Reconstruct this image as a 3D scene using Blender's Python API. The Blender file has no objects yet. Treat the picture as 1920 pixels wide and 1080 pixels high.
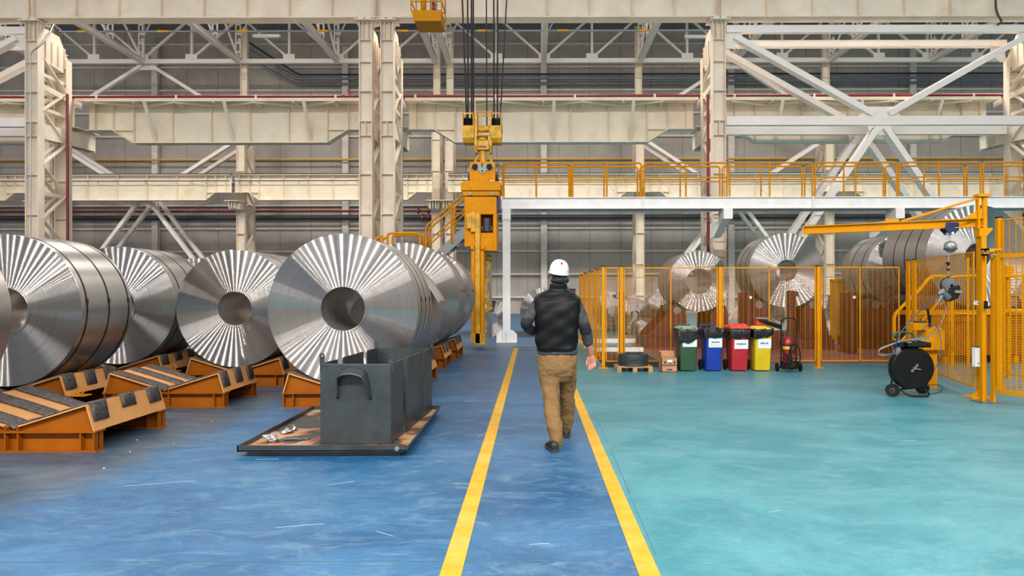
import bpy, math, random
from mathutils import Vector, Matrix
sc = bpy.context.scene
COL = sc.collection
PI = math.pi
random.seed(7)

# ---------------------------------------------------------------- camera
CAMZ, F, VX, VY = 1.51, 1280.0, 999.0, 545.0      # eye height, focal length in px, vanishing point
cam = bpy.data.cameras.new('camera'); cam.sensor_width = 36; cam.lens = 24
cam.shift_x = -(VX - 960) / 1920; cam.shift_y = (VY - 540) / 1920
cam.clip_end = 300
camo = bpy.data.objects.new('camera', cam); COL.objects.link(camo)
camo.location = (0, 0, CAMZ); camo.rotation_euler = (PI / 2, math.radians(0.12), 0)
sc.camera = camo

def P(px, py, Y):
    "point at depth Y seen at photo pixel (px, py)"
    return Vector(((px - VX) * Y / F, Y, CAMZ - (py - VY) * Y / F))
def GX(px, Y): return (px - VX) * Y / F
def GZ(py, Y): return CAMZ - (py - VY) * Y / F
def GY(py, z=0.0): return (CAMZ - z) * F / (py - VY)      # depth of a point at height z seen at row py

# ---------------------------------------------------------------- view, world, lights
sc.view_settings.view_transform = 'Standard'
sc.view_settings.look = 'None'
sc.view_settings.exposure = -0.15
sc.view_settings.gamma = 1.0
sc.view_settings.use_curve_mapping = False
sc.cycles.use_denoising = True
sc.cycles.max_bounces = 8
sc.cycles.diffuse_bounces = 4
sc.cycles.glossy_bounces = 4
sc.cycles.sample_clamp_indirect = 6.0
w = bpy.data.worlds.new('daylight'); sc.world = w; w.use_nodes = True
bg = w.node_tree.nodes['Background']
bg.inputs['Color'].default_value = (0.93, 0.97, 1.0, 1)
bg.inputs['Strength'].default_value = .5

def area(name, loc, sx, sy, power, color=(1, .96, .9), rot=(0, 0, 0)):
    l = bpy.data.lights.new(name, 'AREA'); l.shape = 'RECTANGLE'; l.size = sx; l.size_y = sy
    l.energy = power; l.color = color
    o = bpy.data.objects.new(name, l); COL.objects.link(o); o.location = loc; o.rotation_euler = rot
    return o
# skylight strips in the roof of the front bay, running along the aisle
for x, k in ((-20, 1), (-14, .9), (-8.5, 1.1), (-3, .9), (2.5, 1.1), (8, .9), (13.5, 1.1), (19.5, .9)):
    area('skylight', (x, 1, 17.6), .7, 44, 420 * k, (1, .96, .93))
# unseen light strips added high behind the camera to streak the coil faces
rw = random.Random(11)
for i in range(-16, 17):
    area('streak_strip', (i * 1.28 + rw.uniform(-.15, .15), -25.8, 10.5), .4, 3.4, 45 * rw.choice((.25, .5, 1, 1.4, 1.8)), (1, .96, .93), (PI / 2, 0, 0))
# row of compact unseen lamps, added across the front bay to streak coil faces
for i in range(-11, 12):
    o = area('streak_lamp', (i * 2.5 + rw.uniform(-.2, .2), -11 + rw.uniform(-.3, .3), 17.2), .3, .3, 1350 * rw.choice((.6, .9, 1, 1.3)), (1, .96, .93))
    o.data.shape = 'DISK'
# unseen fill panel added far out on the left to brighten the coil sides
area('side_fill', (-44, 6, 10), 5, 40, 2600, (1, .98, .96), (0, -PI / 2, 0))
# unseen broad fill lights added over the rear aisle to brighten the lower wall
for x in (-24, -12, 0, 12, 24):
    area('rear_fill', (x, 28.5, 17.6), 6, 3, 2200, (1, .94, .87))

# ---------------------------------------------------------------- mesh helpers
class MB:
    def __init__(s): s.v = []; s.f = []
    def add(s, vs, fs):
        o = len(s.v); s.v += [tuple(v) for v in vs]; s.f += [tuple(i + o for i in f) for f in fs]
        return s
    def box(s, x0, x1, y0, y1, z0, z1):
        return s.add([(x, y, z) for x in (x0, x1) for y in (y0, y1) for z in (z0, z1)],
                     [(0, 1, 3, 2), (4, 6, 7, 5), (0, 4, 5, 1), (2, 3, 7, 6), (0, 2, 6, 4), (1, 5, 7, 3)])
    def obox(s, c, sx, sy, sz, R=None):
        c = Vector(c); R = R or Matrix.Identity(3)
        return s.add([c + R @ Vector((x * sx / 2, y * sy / 2, z * sz / 2)) for x in (-1, 1) for y in (-1, 1) for z in (-1, 1)],
                     [(0, 1, 3, 2), (4, 6, 7, 5), (0, 4, 5, 1), (2, 3, 7, 6), (0, 2, 6, 4), (1, 5, 7, 3)])
    def _fr(s, p, q, up):
        p = Vector(p); q = Vector(q); d = (q - p).normalized(); u = Vector(up)
        if abs(d.dot(u)) > .99: u = Vector((0, 1, 0)) if abs(d.y) < .9 else Vector((1, 0, 0))
        a = d.cross(u).normalized(); b = a.cross(d).normalized()
        return p, q, d, a, b
    def bar(s, p, q, w, h=None, up=(0, 0, 1)):
        h = w if h is None else h
        p, q, d, a, b = s._fr(p, q, up)
        c = [(-w / 2, -h / 2), (w / 2, -h / 2), (w / 2, h / 2), (-w / 2, h / 2)]
        vs = [e + a * i + b * j for e in (p, q) for i, j in c]
        return s.add(vs, [(3, 2, 1, 0), (4, 5, 6, 7), (0, 1, 5, 4), (1, 2, 6, 5), (2, 3, 7, 6), (3, 0, 4, 7)])
    def ibar(s, p, q, w, h, tf=.02, tw=.014, up=(0, 0, 1)):
        p, q, d, a, b = s._fr(p, q, up)
        k = h / 2 - tf / 2
        for sg in (1, -1): s.bar(p + b * k * sg, q + b * k * sg, w, tf, b)
        return s.bar(p, q, tw, h - 2 * tf, b)
    def tube(s, pts, r, n=8, closed=False, cap=True):
        pts = [Vector(p) for p in pts]; m = len(pts)
        rs = r if isinstance(r, (list, tuple)) else [r] * m
        base = len(s.v); nrm = None
        for i, p in enumerate(pts):
            if closed: t = (pts[(i + 1) % m] - pts[i - 1]).normalized()
            else:
                t = Vector((0, 0, 0))
                if i > 0: t += (p - pts[i - 1]).normalized()
                if i < m - 1: t += (pts[i + 1] - p).normalized()
                t.normalize()
            if nrm is None:
                u = Vector((0, 0, 1)) if abs(t.z) < .9 else Vector((1, 0, 0))
                nrm = t.cross(u).normalized()
            else:
                nrm = (nrm - t * nrm.dot(t)).normalized()
            b = t.cross(nrm)
            for k in range(n):
                a = 2 * PI * k / n
                s.v.append(tuple(p + (nrm * math.cos(a) + b * math.sin(a)) * rs[i]))
        for i in range(m if closed else m - 1):
            j = (i + 1) % m
            for k in range(n):
                l = (k + 1) % n
                s.f.append((base + i * n + k, base + i * n + l, base + j * n + l, base + j * n + k))
        if cap and not closed:
            s.f.append(tuple(base + k for k in range(n))[::-1])
            s.f.append(tuple(base + (m - 1) * n + k for k in range(n)))
        return s
    def cyl(s, p, q, r, n=24, r2=None):
        return s.tube([p, q], [r, r if r2 is None else r2], n)
    def lathe(s, prof, c=(0, 0, 0), axis='z', n=48, closed=False):
        "prof: (radius, position along axis)"
        base = len(s.v); c = Vector(c); m = len(prof)
        for r, h in prof:
            for k in range(n):
                a = 2 * PI * k / n; x, y = r * math.cos(a), r * math.sin(a)
                s.v.append(tuple(c + (Vector((x, y, h)) if axis == 'z' else Vector((x, h, y)) if axis == 'y' else Vector((h, x, y)))))
        fl = axis == 'y'
        for i in range(m if closed else m - 1):
            j = (i + 1) % m
            for k in range(n):
                l = (k + 1) % n
                f = (base + i * n + k, base + i * n + l, base + j * n + l, base + j * n + k)
                s.f.append(f[::-1] if fl else f)
        return s
    def prism(s, poly, axis, a, b):
        "polygon (u,v) extruded along axis: y -> (x,z), x -> (y,z), z -> (x,y)"
        def m(u, v, w): return (u, w, v) if axis == 'y' else (w, u, v) if axis == 'x' else (u, v, w)
        n = len(poly)
        vs = [m(u, v, a) for u, v in poly] + [m(u, v, b) for u, v in poly]
        fs = [tuple(range(n)), tuple(range(n, 2 * n))[::-1]]
        fs += [(i, i + n, (i + 1) % n + n, (i + 1) % n) for i in range(n)]
        return s.add(vs, fs)
    def loft(s, rings, cap=True):
        n = len(rings[0]); base = len(s.v)
        for r in rings: s.v += [tuple(p) for p in r]
        for i in range(len(rings) - 1):
            for k in range(n):
                l = (k + 1) % n
                s.f.append((base + i * n + k, base + i * n + l, base + (i + 1) * n + l, base + (i + 1) * n + k))
        if cap:
            s.f.append(tuple(base + k for k in range(n))[::-1])
            s.f.append(tuple(base + (len(rings) - 1) * n + k for k in range(n)))
        return s
    def ball(s, c, rx, ry=None, rz=None, n=16, m=10, R=None):
        ry = rx if ry is None else ry; rz = rx if rz is None else rz; c = Vector(c)
        rings = []
        for i in range(m + 1):
            t = -PI / 2 + PI * i / m; cr = max(math.cos(t), 1e-3)
            ring = []
            for k in range(n):
                a = 2 * PI * k / n
                v = Vector((rx * cr * math.cos(a), ry * cr * math.sin(a), rz * math.sin(t)))
                ring.append(c + (R @ v if R else v))
            rings.append(ring)
        return s.loft(rings)
    def grid(s, fn, nu, nv):
        base = len(s.v)
        for i in range(nu + 1):
            for j in range(nv + 1): s.v.append(tuple(fn(i / nu, j / nv)))
        for i in range(nu):
            for j in range(nv):
                a = base + i * (nv + 1) + j
                s.f.append((a, a + nv + 1, a + nv + 2, a + 1))
        return s
    def move(s, d):
        s.v = [(x + d[0], y + d[1], z + d[2]) for x, y, z in s.v]; return s
    def rot(s, M):
        s.v = [tuple(M @ Vector(v)) for v in s.v]; return s

def build(name, mb, mat, parent=None, off=None, smooth=None, bevel=0, solid=0):
    me = bpy.data.meshes.new(name)
    vs = mb.v
    if off is not None: vs = [(x - off[0], y - off[1], z - off[2]) for x, y, z in vs]
    me.from_pydata(vs, [], mb.f); me.update()
    if mat: me.materials.append(mat)
    if smooth is not None:
        me.polygons.foreach_set('use_smooth', [True] * len(me.polygons))
        if smooth > 0: me.set_sharp_from_angle(angle=math.radians(smooth))
    o = bpy.data.objects.new(name, me); COL.objects.link(o)
    if parent: o.parent = parent
    if solid:
        m = o.modifiers.new('thick', 'SOLIDIFY'); m.thickness = solid; m.offset = 0
    if bevel:
        m = o.modifiers.new('edge', 'BEVEL'); m.width = bevel; m.segments = 2; m.limit_method = 'ANGLE'
    return o
def tag(o, label, cat, group=None, kind=None):
    o['label'] = label; o['category'] = cat
    if group: o['group'] = group
    if kind: o['kind'] = kind
    return o
def thing(name, label, cat, loc=(0, 0, 0), rotz=0, group=None, kind=None):
    o = bpy.data.objects.new(name, None); COL.objects.link(o)
    o.location = loc; o.rotation_euler = (0, 0, rotz); o.empty_display_size = .1
    return tag(o, label, cat, group, kind)
def WP(root):
    "part builder for geometry given in world coordinates under an unrotated root"
    L = tuple(root.location)
    def f(name, mb, mat, parent=None, **k): return build(name, mb, mat, parent or root, off=L, **k)
    return f
def structure(name, mb, mat, **k):
    o = build(name, mb, mat, **k); o['kind'] = 'structure'; return o
def dup(root, loc, rotz=None, label=None, group=None):
    r = root.copy(); COL.objects.link(r); r.location = loc
    if rotz is not None: r.rotation_euler = (0, 0, rotz)
    if label: r['label'] = label
    if group: r['group'] = group
    for ch in list(root.children):
        c = ch.copy(); COL.objects.link(c); c.parent = r
        for g in list(ch.children):
            d = g.copy(); COL.objects.link(d); d.parent = c
    return r
def arcpts(c, r, a0, a1, n, plane='xz'):
    out = []
    for i in range(n + 1):
        a = math.radians(a0 + (a1 - a0) * i / n); u, v = r * math.cos(a), r * math.sin(a)
        c_ = Vector(c)
        out.append(c_ + (Vector((u, 0, v)) if plane == 'xz' else Vector((0, u, v)) if plane == 'yz' else Vector((u, v, 0))))
    return out
def rounded(pts, r, n=4):
    "polyline with its inner corners rounded"
    pts = [Vector(p) for p in pts]; out = [pts[0]]
    for i in range(1, len(pts) - 1):
        a, b, c = pts[i - 1], pts[i], pts[i + 1]
        d1 = (a - b); d2 = (c - b); k = min(r, d1.length * .45, d2.length * .45)
        p, q = b + d1.normalized() * k, b + d2.normalized() * k
        for j in range(n + 1):
            t = j / n; out.append(p * (1 - t) ** 2 + b * 2 * t * (1 - t) + q * t * t)
    return out + [pts[-1]]
def ORD(i): return ['first', 'second', 'third', 'fourth', 'fifth', 'sixth', 'seventh', 'eighth', 'ninth', 'tenth'][i]

# ---------------------------------------------------------------- materials
def lin(c):
    return tuple(((v / 255) / 12.92 if v / 255 <= .04045 else ((v / 255 + .055) / 1.055) ** 2.4) for v in c) + (1,)
def NT(m):
    m.use_nodes = True; nt = m.node_tree; return nt, nt.nodes['Principled BSDF']
def node(nt, t, **k):
    n = nt.nodes.new(t)
    for a, b in k.items(): setattr(n, a, b)
    return n
def mathn(nt, op, a, b=None, c=None):
    n = node(nt, 'ShaderNodeMath', operation=op)
    for i, x in enumerate((a, b, c)):
        if x is None: continue
        if isinstance(x, (int, float)): n.inputs[i].default_value = x
        else: nt.links.new(x, n.inputs[i])
    return n.outputs[0]
def mixc(nt, fac, a, b, mode='MIX'):
    n = node(nt, 'ShaderNodeMix', data_type='RGBA', blend_type=mode)
    for i, x in ((0, fac), (6, a), (7, b)):
        if isinstance(x, (int, float)): n.inputs[i].default_value = x
        elif isinstance(x, tuple): n.inputs[i].default_value = x
        else: nt.links.new(x, n.inputs[i])
    return n.outputs[2]
def noise(nt, vec, scale, detail=4, rough=.6, dist=0):
    n = node(nt, 'ShaderNodeTexNoise'); n.inputs['Scale'].default_value = scale; n.inputs['Detail'].default_value = detail
    n.inputs['Roughness'].default_value = rough; n.inputs['Distortion'].default_value = dist
    if vec is not None: nt.links.new(vec, n.inputs['Vector'])
    return n.outputs[0]
def ramp(nt, fac, a, b):
    n = node(nt, 'ShaderNodeMapRange'); n.inputs[1].default_value = a; n.inputs[2].default_value = b
    nt.links.new(fac, n.inputs[0]); return n.outputs[0]
def scaled(nt, vec, s):
    n = node(nt, 'ShaderNodeVectorMath', operation='MULTIPLY'); nt.links.new(vec, n.inputs[0]); n.inputs[1].default_value = s
    return n.outputs[0]
def mat(name, rgb, rough=.5, metal=0, var=.06, scale=2.5, dirt=None, dirt_amt=.35, dirt_scale=1.6, bump=0, bscale=60, spec=.5, coat=0):
    m = bpy.data.materials.new(name); nt, b = NT(m)
    tc = node(nt, 'ShaderNodeTexCoord').outputs['Object']
    c = lin(rgb)
    n1 = noise(nt, tc, scale, 5)
    lo = tuple(max(0, x * (1 - var * 2.2)) for x in c[:3]) + (1,); hi = tuple(min(1, x * (1 + var * 2.2)) for x in c[:3]) + (1,)
    col = mixc(nt, ramp(nt, n1, .3, .7), lo, hi)
    if dirt:
        d = ramp(nt, noise(nt, tc, dirt_scale, 7, .7), .48, .75)
        col = mixc(nt, mathn(nt, 'MULTIPLY', d, dirt_amt), col, lin(dirt))
    nt.links.new(col, b.inputs['Base Color'])
    b.inputs['Roughness'].default_value = rough; b.inputs['Metallic'].default_value = metal
    b.inputs['Specular IOR Level'].default_value = spec
    if coat: b.inputs['Coat Weight'].default_value = coat
    if bump:
        bn = node(nt, 'ShaderNodeBump'); bn.inputs['Strength'].default_value = bump; bn.inputs['Distance'].default_value = .01
        nt.links.new(noise(nt, tc, bscale, 4), bn.inputs['Height']); nt.links.new(bn.outputs[0], b.inputs['Normal'])
    return m

M = {}
M['cream'] = mat('cream_painted_steel', (234, 219, 199), .55, var=.05, scale=.9, dirt=(196, 160, 118), dirt_amt=.35, dirt_scale=.7)
M['brace'] = mat('pale_grey_painted_steel', (238, 229, 222), .5, var=.03, scale=.8, dirt=(185, 170, 150), dirt_amt=.25)
M['white'] = mat('white_painted_steel', (240, 238, 236), .45, var=.03, dirt=(190, 185, 175), dirt_amt=.2)
M['girder'] = mat('cream_girder_paint', (236, 223, 200), .55, var=.05, scale=.6, dirt=(176, 160, 132), dirt_amt=.4, dirt_scale=.5)
M['wallpost'] = mat('post_paint', (214, 206, 198), .55)
M['yellow'] = mat('safety_yellow_paint', (208, 136, 0), .5, var=.06, dirt=(180, 100, 10), dirt_amt=.25, spec=.12)
M['fence'] = mat('fence_yellow_paint', (208, 137, 0), .5, var=.04, spec=.12)
M['wornyellow'] = mat('worn_yellow_paint', (214, 160, 30), .5, var=.1, scale=4, dirt=(70, 55, 35), dirt_amt=.75, dirt_scale=5)
M['peeling'] = mat('peeling_yellow_paint', (196, 150, 30), .6, var=.15, scale=9, dirt=(95, 92, 88), dirt_amt=1, dirt_scale=8, bump=.6, bscale=30)
M['ochre'] = mat('ochre_painted_steel', (140, 74, 0), .55, var=.08, dirt=(104, 56, 8), dirt_amt=.4, spec=.2)
M['ochretop'] = mat('dusty_ochre_plate', (200, 142, 78), .6, var=.06, scale=2, dirt=(168, 128, 88), dirt_amt=.5, bump=.05, bscale=120)
M['felt'] = mat('grey_felt', (92, 86, 84), .95, var=.25, scale=28, bump=.8, bscale=70, spec=.1)
M['redsteel'] = mat('red_oxide_painted_steel', (74, 15, 9), .6, var=.1, dirt=(64, 20, 16), dirt_amt=.4)
M['darkred'] = mat('dark_red_post_paint', (92, 20, 20), .5)
M['maroon'] = mat('maroon_floor_paint', (132, 74, 70), .5, var=.1, dirt=(90, 40, 38), dirt_amt=.5)
M['pipe_red'] = mat('red_pipe_paint', (128, 28, 34), .4)
M['pipe_dark'] = mat('dark_pipe', (52, 54, 62), .45)
M['pipe_yellow'] = mat('yellow_gas_pipe', (205, 150, 20), .45)
M['conduit'] = mat('galvanised_conduit', (140, 150, 160), .35, metal=.7)
M['tray'] = mat('dark_cable_tray', (62, 66, 74), .5, metal=.3)
M['black'] = mat('black_plastic', (15, 15, 16), .5, spec=.3)
M['rubber'] = mat('black_rubber', (22, 22, 22), .7, spec=.3)
M['strap'] = mat('black_steel_strap', (22, 22, 24), .4, metal=.3)
M['rope'] = mat('greased_wire_rope', (38, 36, 36), .55, metal=.4, bump=.5, bscale=90)
M['steel'] = mat('bare_steel', (170, 170, 168), .35, metal=.9, var=.1)
M['greysteel'] = mat('grey_cast_steel', (120, 122, 124), .4, metal=.6, var=.1, scale=9)
M['greyplate'] = mat('grey_plate', (150, 152, 152), .45)
M['foil'] = mat('crumpled_aluminium', (225, 222, 222), .3, metal=.85, bump=.5, bscale=25)
M['navy'] = mat('navy_paint', (22, 34, 78), .4)
M['green_tube'] = mat('green_handle', (20, 92, 76), .4)
M['hose_blue'] = mat('blue_hose', (14, 62, 116), .4)
M['paper'] = mat('white_label', (222, 230, 232), .6, var=.02)
M['ink'] = mat('black_ink', (24, 24, 28), .7, var=0)
M['faint'] = mat('faint_grey_ink', (168, 178, 184), .7, var=0)
M['binbag'] = mat('black_bin_bag', (10, 10, 11), .2, var=.1, bump=1, bscale=34)
M['card'] = mat('brown_cardboard', (178, 128, 90), .8, var=.05)
M['cardprint'] = mat('dark_blue_print', (42, 42, 72), .7)
M['wood'] = mat('pallet_wood', (168, 130, 84), .75, var=.15, scale=6)
M['hosegreen'] = mat('dark_green_strapping', (38, 50, 48), .45, var=.12, scale=10)
for k, c in (('green', (44, 76, 50)), ('blue', (8, 52, 150)), ('red', (168, 30, 40)), ('yellow', (205, 178, 14))):
    M['bin' + k] = mat('bin_%s_plastic' % k, c, .45, var=.06, scale=5, bump=.1, bscale=90)
M['lidgreen'] = mat('pale_green_lid', (140, 165, 138), .5); M['lidred'] = mat('red_lid', (222, 70, 60), .45)
M['lidyellow'] = mat('yellow_lid', (226, 194, 56), .45)
M['extred'] = mat('extinguisher_red', (150, 22, 34), .3, coat=.4)
M['signal_red'] = mat('red_lens', (190, 24, 24), .25); M['orange'] = mat('orange_box', (214, 70, 24), .5)
M['cyan'] = mat('cyan_lens', (40, 180, 190), .3)
M['skin'] = mat('skin', (180, 122, 100), .5, var=.08, scale=14, bump=.08, bscale=90)
M['hair'] = mat('dark_hair', (26, 21, 19), .6, var=.3, scale=30, bump=.8, bscale=60)
M['vest'] = mat('black_quilted_nylon', (15, 14, 15), .5, var=.1, scale=3, bump=.2, bscale=14, spec=.2)
M['knit'] = mat('charcoal_knit', (66, 70, 73), .9, var=.12, scale=20, bump=.4, bscale=160, spec=.15)
M['patch'] = mat('black_patch', (18, 18, 19), .8)
M['khaki'] = mat('khaki_cotton', (122, 94, 60), .85, var=.08, scale=6, bump=.2, bscale=120, spec=.15)
M['helmet'] = mat('white_helmet', (212, 215, 209), .3, var=.02, coat=.3)
M['shoe'] = mat('black_leather', (26, 24, 24), .5); M['sole'] = mat('dark_rubber_sole', (48, 46, 44), .8)
def stained(name, base, rust):
    m = mat(name, base, .42, metal=.35, var=.14, scale=3.5, dirt=(40, 46, 48), dirt_amt=.6, dirt_scale=3, bump=.08, bscale=20); return m
M['skid'] = stained('oily_grey_steel', (60, 66, 68), None)
def traymat():
    m = bpy.data.materials.new('rust_stained_tray'); nt, b = NT(m)
    tc = node(nt, 'ShaderNodeTexCoord').outputs['Object']
    n = noise(nt, tc, 1.5, 6, .6, .6)
    c = mixc(nt, ramp(nt, n, .44, .47), lin((176, 146, 112)), lin((170, 92, 40)))
    c = mixc(nt, ramp(nt, n, .475, .5), c, lin((60, 58, 56)))
    c = mixc(nt, mathn(nt, 'MULTIPLY', ramp(nt, noise(nt, tc, 9, 5), .45, .7), .35), c, lin((90, 78, 66)))
    nt.links.new(c, b.inputs['Base Color']); b.inputs['Roughness'].default_value = .55; b.inputs['Metallic'].default_value = .1
    return m
M['traytop'] = traymat()

def coilmat(name, base, rough, aniso):
    "brushed along the winding direction: sharp across it, wide along the radius"
    m = bpy.data.materials.new(name); nt, b = NT(m); nt.nodes.remove(b)
    g = node(nt, 'ShaderNodeTexCoord').outputs['Generated']
    sp = node(nt, 'ShaderNodeSeparateXYZ'); nt.links.new(g, sp.inputs[0])
    x = mathn(nt, 'SUBTRACT', sp.outputs[0], .5); z = mathn(nt, 'SUBTRACT', sp.outputs[2], .5)
    r = mathn(nt, 'SQRT', mathn(nt, 'ADD', mathn(nt, 'MULTIPLY', x, x), mathn(nt, 'MULTIPLY', z, z)))
    cv = node(nt, 'ShaderNodeCombineXYZ'); nt.links.new(r, cv.inputs[0])
    if rough < .25 or aniso < .6: nt.links.new(sp.outputs[1], cv.inputs[1])
    ring = noise(nt, cv.outputs[0], 90, 8, .9)
    lo = tuple(v * .74 for v in lin(base)[:3]) + (1,)
    gl = node(nt, 'ShaderNodeBsdfAnisotropic', distribution='GGX')
    nt.links.new(mixc(nt, ramp(nt, ring, .35, .6), lo, lin(base)), gl.inputs['Color'])
    gl.inputs['Roughness'].default_value = rough; gl.inputs['Anisotropy'].default_value = aniso
    t = node(nt, 'ShaderNodeTangent', direction_type='RADIAL', axis='Y'); nt.links.new(t.outputs[0], gl.inputs['Tangent'])
    nt.links.new(gl.outputs[0], nt.nodes['Material Output'].inputs['Surface'])
    return m
M['coilface'] = coilmat('brushed_coil_edge', (196, 191, 187), .22, .895)
M['coilwrap'] = coilmat('rolled_aluminium', (206, 202, 198), .36, .35)
M['coilbore'] = mat('coil_bore', (196, 190, 186), .32, metal=.9, var=.1)

def floormat():
    m = bpy.data.materials.new('painted_floor'); nt, b = NT(m)
    tc = node(nt, 'ShaderNodeTexCoord').outputs['Object']
    sp = node(nt, 'ShaderNodeSeparateXYZ'); nt.links.new(tc, sp.inputs[0])
    v1 = scaled(nt, tc, (.7, 1.1, 1))
    n1 = noise(nt, v1, 1.0, 12, .72, .5)                     # broad worn patches
    n2 = noise(nt, scaled(nt, tc, (.8, 1.6, 1)), 2.6, 14, .8, 1.2)   # scuffs
    n3 = noise(nt, tc, .45, 4)
    n4 = noise(nt, scaled(nt, tc, (.9, 2.6, 1)), 14, 8, .85, .4)     # fine trowel grain
    n5 = noise(nt, tc, 60, 4, .8)
    def coat(d, l, s_, amt):
        c = mixc(nt, ramp(nt, n1, .42, .58), lin(d), lin(l))
        c = mixc(nt, mathn(nt, 'MULTIPLY', ramp(nt, n2, .5, .64), amt), c, lin(s_))
        c = mixc(nt, mathn(nt, 'MULTIPLY', ramp(nt, n4, .52, .68), .45), c, lin(s_))
        return mixc(nt, mathn(nt, 'MULTIPLY', ramp(nt, n4, .5, .36), .4), c, lin(d))
    blue = coat((8, 80, 124), (42, 106, 148), (112, 144, 164), .6)
    # greyer further down the aisle; a grey, scuffed, worn bay under the coil stands
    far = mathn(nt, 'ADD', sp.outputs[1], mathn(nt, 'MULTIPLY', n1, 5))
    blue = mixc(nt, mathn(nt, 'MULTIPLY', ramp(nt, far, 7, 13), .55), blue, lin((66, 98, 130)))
    edge = mathn(nt, 'ADD', mathn(nt, 'MULTIPLY', sp.outputs[0], -1), mathn(nt, 'ADD', mathn(nt, 'MULTIPLY', n3, .9), mathn(nt, 'MULTIPLY', n2, .5)))
    blue = mixc(nt, mathn(nt, 'MULTIPLY', ramp(nt, edge, 4.0, 4.5), .85), blue, mixc(nt, ramp(nt, n2, .4, .65), lin((54, 66, 74)), lin((84, 94, 102))))
    teal = coat((42, 126, 138), (72, 148, 158), (118, 160, 166), .5)
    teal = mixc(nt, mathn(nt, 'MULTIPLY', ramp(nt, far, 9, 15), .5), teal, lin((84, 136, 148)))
    c = mixc(nt, mathn(nt, 'GREATER_THAN', sp.outputs[0], .674), blue, teal)
    d = ramp(nt, noise(nt, tc, .9, 10, .85, 1), .6, .72)
    c = mixc(nt, mathn(nt, 'MULTIPLY', d, .22), c, lin((58, 72, 88)))
    c = mixc(nt, mathn(nt, 'MULTIPLY', ramp(nt, n5, .35, .65), .22), c, mixc(nt, 1.0, c, lin((150, 160, 176)), 'MULTIPLY'))
    nt.links.new(c, b.inputs['Base Color'])
    nt.links.new(mathn(nt, 'ADD', mathn(nt, 'MULTIPLY', n2, .35), .22), b.inputs['Roughness'])
    b.inputs['Specular IOR Level'].default_value = .38
    bn = node(nt, 'ShaderNodeBump'); bn.inputs['Strength'].default_value = .15; bn.inputs['Distance'].default_value = .01
    nt.links.new(n4, bn.inputs['Height']); nt.links.new(bn.outputs[0], b.inputs['Normal'])
    return m
M['floor'] = floormat()
M['stripe'] = mat('yellow_floor_paint', (202, 152, 16), .6, var=.06, scale=5, dirt=(214, 190, 120), dirt_amt=.5, dirt_scale=3)
M['thinline'] = mat('faded_yellow_line', (170, 160, 130), .5)
M['crack'] = mat('floor_crack', (66, 100, 108), .8)
M['scratch'] = mat('pale_scratch', (176, 188, 196), .7)
def wallmat():
    m = bpy.data.materials.new('grey_wall_panels'); nt, b = NT(m)
    tc = node(nt, 'ShaderNodeTexCoord').outputs['Object']
    sp = node(nt, 'ShaderNodeSeparateXYZ'); nt.links.new(tc, sp.inputs[0])
    n = noise(nt, tc, .5, 6, .7); n2 = noise(nt, tc, 3, 4)
    c = mixc(nt, ramp(nt, n, .35, .65), lin((160, 152, 146)), lin((182, 174, 166)))
    # joint grooves every 2 m across, narrower rib lines between
    fx = mathn(nt, 'FRACT', mathn(nt, 'DIVIDE', mathn(nt, 'ADD', sp.outputs[0], 100.3), 2.04))
    g = mathn(nt, 'LESS_THAN', fx, .018)
    c = mixc(nt, mathn(nt, 'MULTIPLY', g, .8), c, lin((94, 102, 102)))
    fx2 = mathn(nt, 'FRACT', mathn(nt, 'DIVIDE', mathn(nt, 'ADD', sp.outputs[0], 100.95), 2.04))
    c = mixc(nt, mathn(nt, 'MULTIPLY', mathn(nt, 'LESS_THAN', fx2, .012), .3), c, lin((104, 102, 102)))
    nt.links.new(c, b.inputs['Base Color']); b.inputs['Roughness'].default_value = .6
    return m
M['wall'] = wallmat()
M['deck'] = mat('roof_deck', (120, 124, 130), .6)
# ================================================================ the building
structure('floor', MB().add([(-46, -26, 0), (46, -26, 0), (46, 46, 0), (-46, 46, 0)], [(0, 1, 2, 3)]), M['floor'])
structure('floor_line_left', MB().box(-.498, -.383, -2, 18.05, .001, .004), M['stripe'])
structure('floor_line_right', MB().box(.560, .673, -2, 18.05, .001, .004), M['stripe'])
structure('floor_line_cross', MB().box(-2.6, .9, 18.7, 18.78, .001, .003).box(-2.6, .9, 17.95, 17.99, .001, .003), M['thinline'])
cr = MB()
for x0, y0, x1, y1, wd in ((.70, 3.9, .715, 5.2, .003), (.72, 5.1, .735, 6.4, .004), (.74, 6.8, .76, 8.6, .003), (.69, 2.5, .70, 3.4, .003)):
    cr.bar((x0, y0, .0008), (x1, y1, .0008), wd, .0012)
structure('floor_joint', cr, M['crack'])
sm = MB(); rs = random.Random(21)
for px, py, ln, an in ((864, 907, .13, -.05), (885, 752, .2, .1), (640, 905, .2, .5), (560, 985, .3, .25), (300, 905, .5, .3), (905, 815, .25, 1.2), (860, 700, .5, 1.3), (720, 1000, .15, -.6), (1700, 828, .2, .2), (1450, 960, .1, .4), (1190, 870, .08, 0), (1560, 800, .12, .1), (1010, 1020, .12, .1), (500, 860, .2, .1)):
    y = GY(py); x = GX(px, y); d = Vector((math.cos(an), math.sin(an), 0)) * ln / 2
    sm.bar(Vector((x, y, .0008)) - d, Vector((x, y, .0008)) + d, .004, .001)
structure('floor_scratches', sm, M['scratch'])
structure('floor_seam', MB().box(-4, .3, 3.81, 3.816, .0004, .0012), M['crack'])
structure('floor_patch', MB().box(2.75, 13.5, 14.0, 19.6, .001, .006), M['maroon'])
structure('floor_pit_shade', MB().box(1.42, 2.7, 13.45, 16.8, .001, .005), M['black'])  # flat black sheet, painted for the dark inside of a pit
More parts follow.
